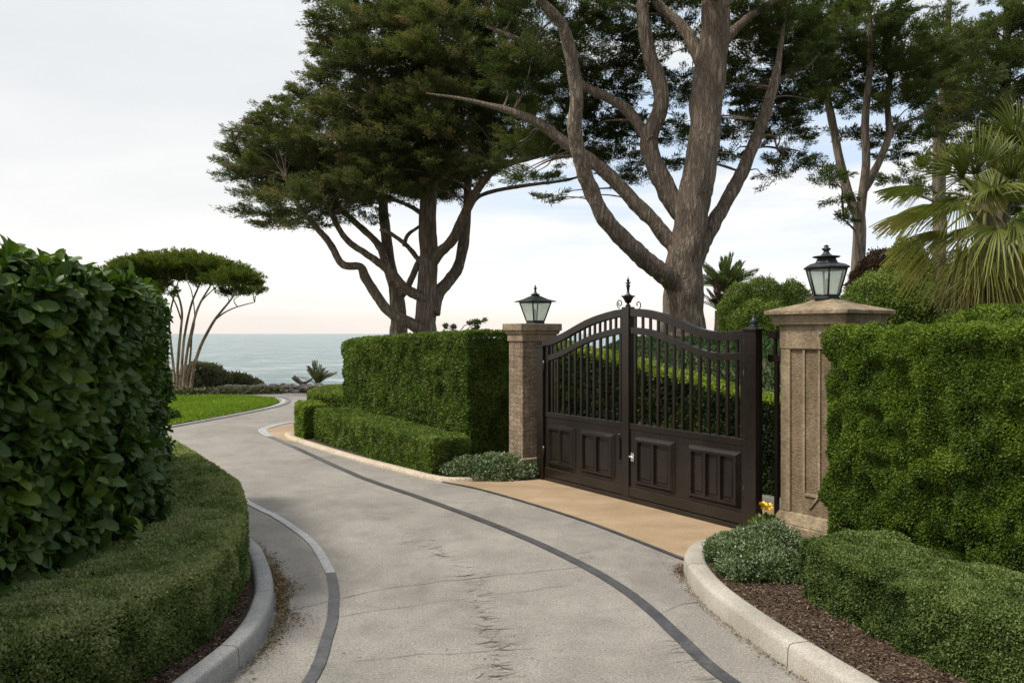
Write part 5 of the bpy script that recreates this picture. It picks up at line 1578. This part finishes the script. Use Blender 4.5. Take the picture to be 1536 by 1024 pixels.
o = mesh_np('stone_rubble', np.array(V), [np.array(Fq)], M['rock'])
tag(o, 'strip of loose pale stones along the cliff edge beyond the lawn', 'stones', kind='stuff')
# grassy hump with driftwood
nu = 28
V = []
for j in range(8):
    for i in range(nu):
        a = 2 * math.pi * i / nu; rr_ = j / 7
        V.append((-6.45 + 0.95 * rr_ * math.cos(a), 25.2 + 0.6 * rr_ * math.sin(a), -0.02 + 0.2 * (1 - rr_ ** 2)))
Fq = [(j * nu + i, j * nu + (i + 1) % nu, (j + 1) * nu + (i + 1) % nu, (j + 1) * nu + i) for j in range(7) for i in range(nu)]
o = mesh_np('grass_mound', np.array(V), [np.array([f[::-1] for f in Fq])], M['lawn'], None, None, True)
tag(o, 'low green grass mound on the cliff edge under the small palm', 'mound', kind='structure')
g = woody('driftwood', [([W(440, 565, 25.4), W(450, 573, 25.4), W(460, 580, 25.4)], [.08, .07, .08]), ([W(452, 575, 25.4), W(462, 572, 25.4), W(470, 566, 25.5)], [.05, .04, .02])], M['bark_grey'], None, 8, .05)
tag(g, 'dark forked piece of driftwood beside the small cliff palm', 'driftwood')

# sprigs above the middle hedge
g = empty('arching_shrub', (0, 0, 0)); tag(g, 'thin arching sprigs poking above the tall middle hedge', 'shrub')
Yg = 12.6
for k, (pts) in enumerate(([(690, 515), (700, 495), (712, 487), (728, 480)], [(690, 515), (694, 492), (702, 486), (715, 482)], [(672, 515), (676, 496), (680, 490)], [(664, 515), (666, 494), (668, 488)], [(700, 515), (708, 498), (716, 490)])):
    P = [W(p[0], p[1], Yg) for p in pts]
    P = [np.array([P[0][0], P[0][1], 0.0])] + P
    fol = Fol()
    Pc = catmull(np.array(P), 5)
    v, fs = tube_np(Pc, np.linspace(.012, .004, len(Pc)), 5)
    fol.put(v, np.array([f for f in fs if len(f) == 4]), np.full(len(v), .3), 0)
    n = 70
    t = RNG.uniform(.72, 1, n) * (len(Pc) - 1)
    pos = np.stack([np.interp(t, np.arange(len(Pc)), Pc[:, j]) for j in range(3)], 1)
    fol.put(*leaves(pos, rnd(n, .6) + np.array([.5, 0, .4]), rnd(n), .07, .025, RNG.random(n) * .7), 0)
    fol.build('stem', [M['scrub']], g)

# ------------------------------------------------------------------ sky, sun, camera
SUN_EL, SUN_AZ = math.radians(58), math.atan2(-0.42, -0.90)     # azimuth measured from +X
wd = bpy.data.worlds.new('World'); scene.world = wd; wd.use_nodes = True
nt = wd.node_tree
for n in list(nt.nodes): nt.nodes.remove(n)
out = nt.nodes.new('ShaderNodeOutputWorld'); bg = nt.nodes.new('ShaderNodeBackground')
bg.inputs['Strength'].default_value = 0.1
nt.links.new(bg.outputs[0], out.inputs[0])
sky = nt.nodes.new('ShaderNodeTexSky'); sky.sky_type = 'NISHITA'; sky.sun_disc = False
sky.sun_elevation = SUN_EL; sky.sun_rotation = math.pi / 2 - SUN_AZ
tc = nt.nodes.new('ShaderNodeTexCoord')
sep = nt.nodes.new('ShaderNodeSeparateXYZ'); nt.links.new(tc.outputs['Generated'], sep.inputs[0])
cl = ramp(nt, [(0.0, (0.94, 0.87, 0.81)), (0.016, (0.98, 0.89, 0.81)), (0.030, (1.03, 0.99, 0.925)), (0.055, (1.06, 1.035, 0.985)), (0.12, (0.98, 0.975, 0.965)), (0.26, (0.84, 0.86, 0.875)), (0.42, (0.80, 0.825, 0.85)), (0.62, (1.25, 1.23, 1.19)), (1.0, (1.45, 1.42, 1.37))], sep.outputs[2])
cl = mixc(nt, cl, ramp(nt, [(0.36, (0.90, 0.915, 0.93)), (0.64, (1.05, 1.04, 1.03))], noise(nt, 1.6, 5, 0.55, (1.0, 0.7, 3.2), 'Generated', 0.4)), 0.9, 'MULTIPLY')
m10 = nt.nodes.new('ShaderNodeVectorMath'); m10.operation = 'SCALE'; m10.inputs['Scale'].default_value = 7.95
nt.links.new(cl, m10.inputs[0])
cn = noise(nt, 2.6, 6, 0.55, (1.0, 0.6, 7.0), 'Generated', 0.35)
patch = noise(nt, 1.1, 3, 0.5, (1.0, 1.0, 2.0), 'Generated')
# blue gaps mostly to the right of the view, above the horizon glow
mr = nt.nodes.new('ShaderNodeMapRange'); mr.inputs[1].default_value = -0.30; mr.inputs[2].default_value = 0.12; nt.links.new(sep.outputs[0], mr.inputs[0])
mz = nt.nodes.new('ShaderNodeMapRange'); mz.inputs[1].default_value = 0.04; mz.inputs[2].default_value = 0.16; nt.links.new(sep.outputs[2], mz.inputs[0])
gap = ramp(nt, [(0.40, (0, 0, 0)), (0.58, (1, 1, 1))], cn)
mm = nt.nodes.new('ShaderNodeMath'); mm.operation = 'MULTIPLY'; nt.links.new(mr.outputs[0], mm.inputs[0]); nt.links.new(mz.outputs[0], mm.inputs[1])
mm2 = nt.nodes.new('ShaderNodeMath'); mm2.operation = 'MULTIPLY'; nt.links.new(mm.outputs[0], mm2.inputs[0]); nt.links.new(gap, mm2.inputs[1])
mm3 = nt.nodes.new('ShaderNodeMath'); mm3.operation = 'MULTIPLY'; mm3.inputs[1].default_value = 0.95; nt.links.new(mm2.outputs[0], mm3.inputs[0])
blue = mixc(nt, sky.outputs[0], (5.9, 7.0, 8.4), 0.75)
fin = mixc(nt, m10.outputs[0], blue, mm3.outputs[0])
dp = nt.nodes.new('ShaderNodeVectorMath'); dp.operation = 'DOT_PRODUCT'; dp.inputs[1].default_value = (0.5, -0.86, 0.0)
nt.links.new(tc.outputs['Generated'], dp.inputs[0])
dm = nt.nodes.new('ShaderNodeMapRange'); dm.inputs[1].default_value = -0.15; dm.inputs[2].default_value = 0.9; dm.inputs[3].default_value = 1.0; dm.inputs[4].default_value = 0.42
nt.links.new(dp.outputs['Value'], dm.inputs[0])
sc_ = nt.nodes.new('ShaderNodeVectorMath'); sc_.operation = 'SCALE'; nt.links.new(fin, sc_.inputs[0]); nt.links.new(dm.outputs[0], sc_.inputs['Scale'])
nt.links.new(sc_.outputs[0], bg.inputs['Color'])

sd = bpy.data.lights.new('sun', 'SUN'); sd.energy = 2.7; sd.angle = math.radians(9); sd.color = (1.0, 0.93, 0.82)
so = bpy.data.objects.new('sun', sd); COL.objects.link(so)
to_sun = Vector((math.cos(SUN_AZ) * math.cos(SUN_EL), math.sin(SUN_AZ) * math.cos(SUN_EL), math.sin(SUN_EL)))
so.rotation_euler = to_sun.to_track_quat('Z', 'Y').to_euler()
so.location = to_sun * 40

cd = bpy.data.cameras.new('camera'); cam = bpy.data.objects.new('camera', cd); COL.objects.link(cam)
cd.sensor_width = 36; cd.lens = 36 * F / 1536; cd.shift_y = -12 / 1536
cd.clip_start = 0.05; cd.clip_end = 60000
cam.location = (0, 0, CAMZ); cam.rotation_euler = (math.radians(90), 0, 0)
scene.camera = cam
vs = scene.view_settings
vs.view_transform = 'Standard'; vs.look = 'None'; vs.exposure = 0.40; vs.gamma = 1.0
scene.cycles.max_bounces = 6
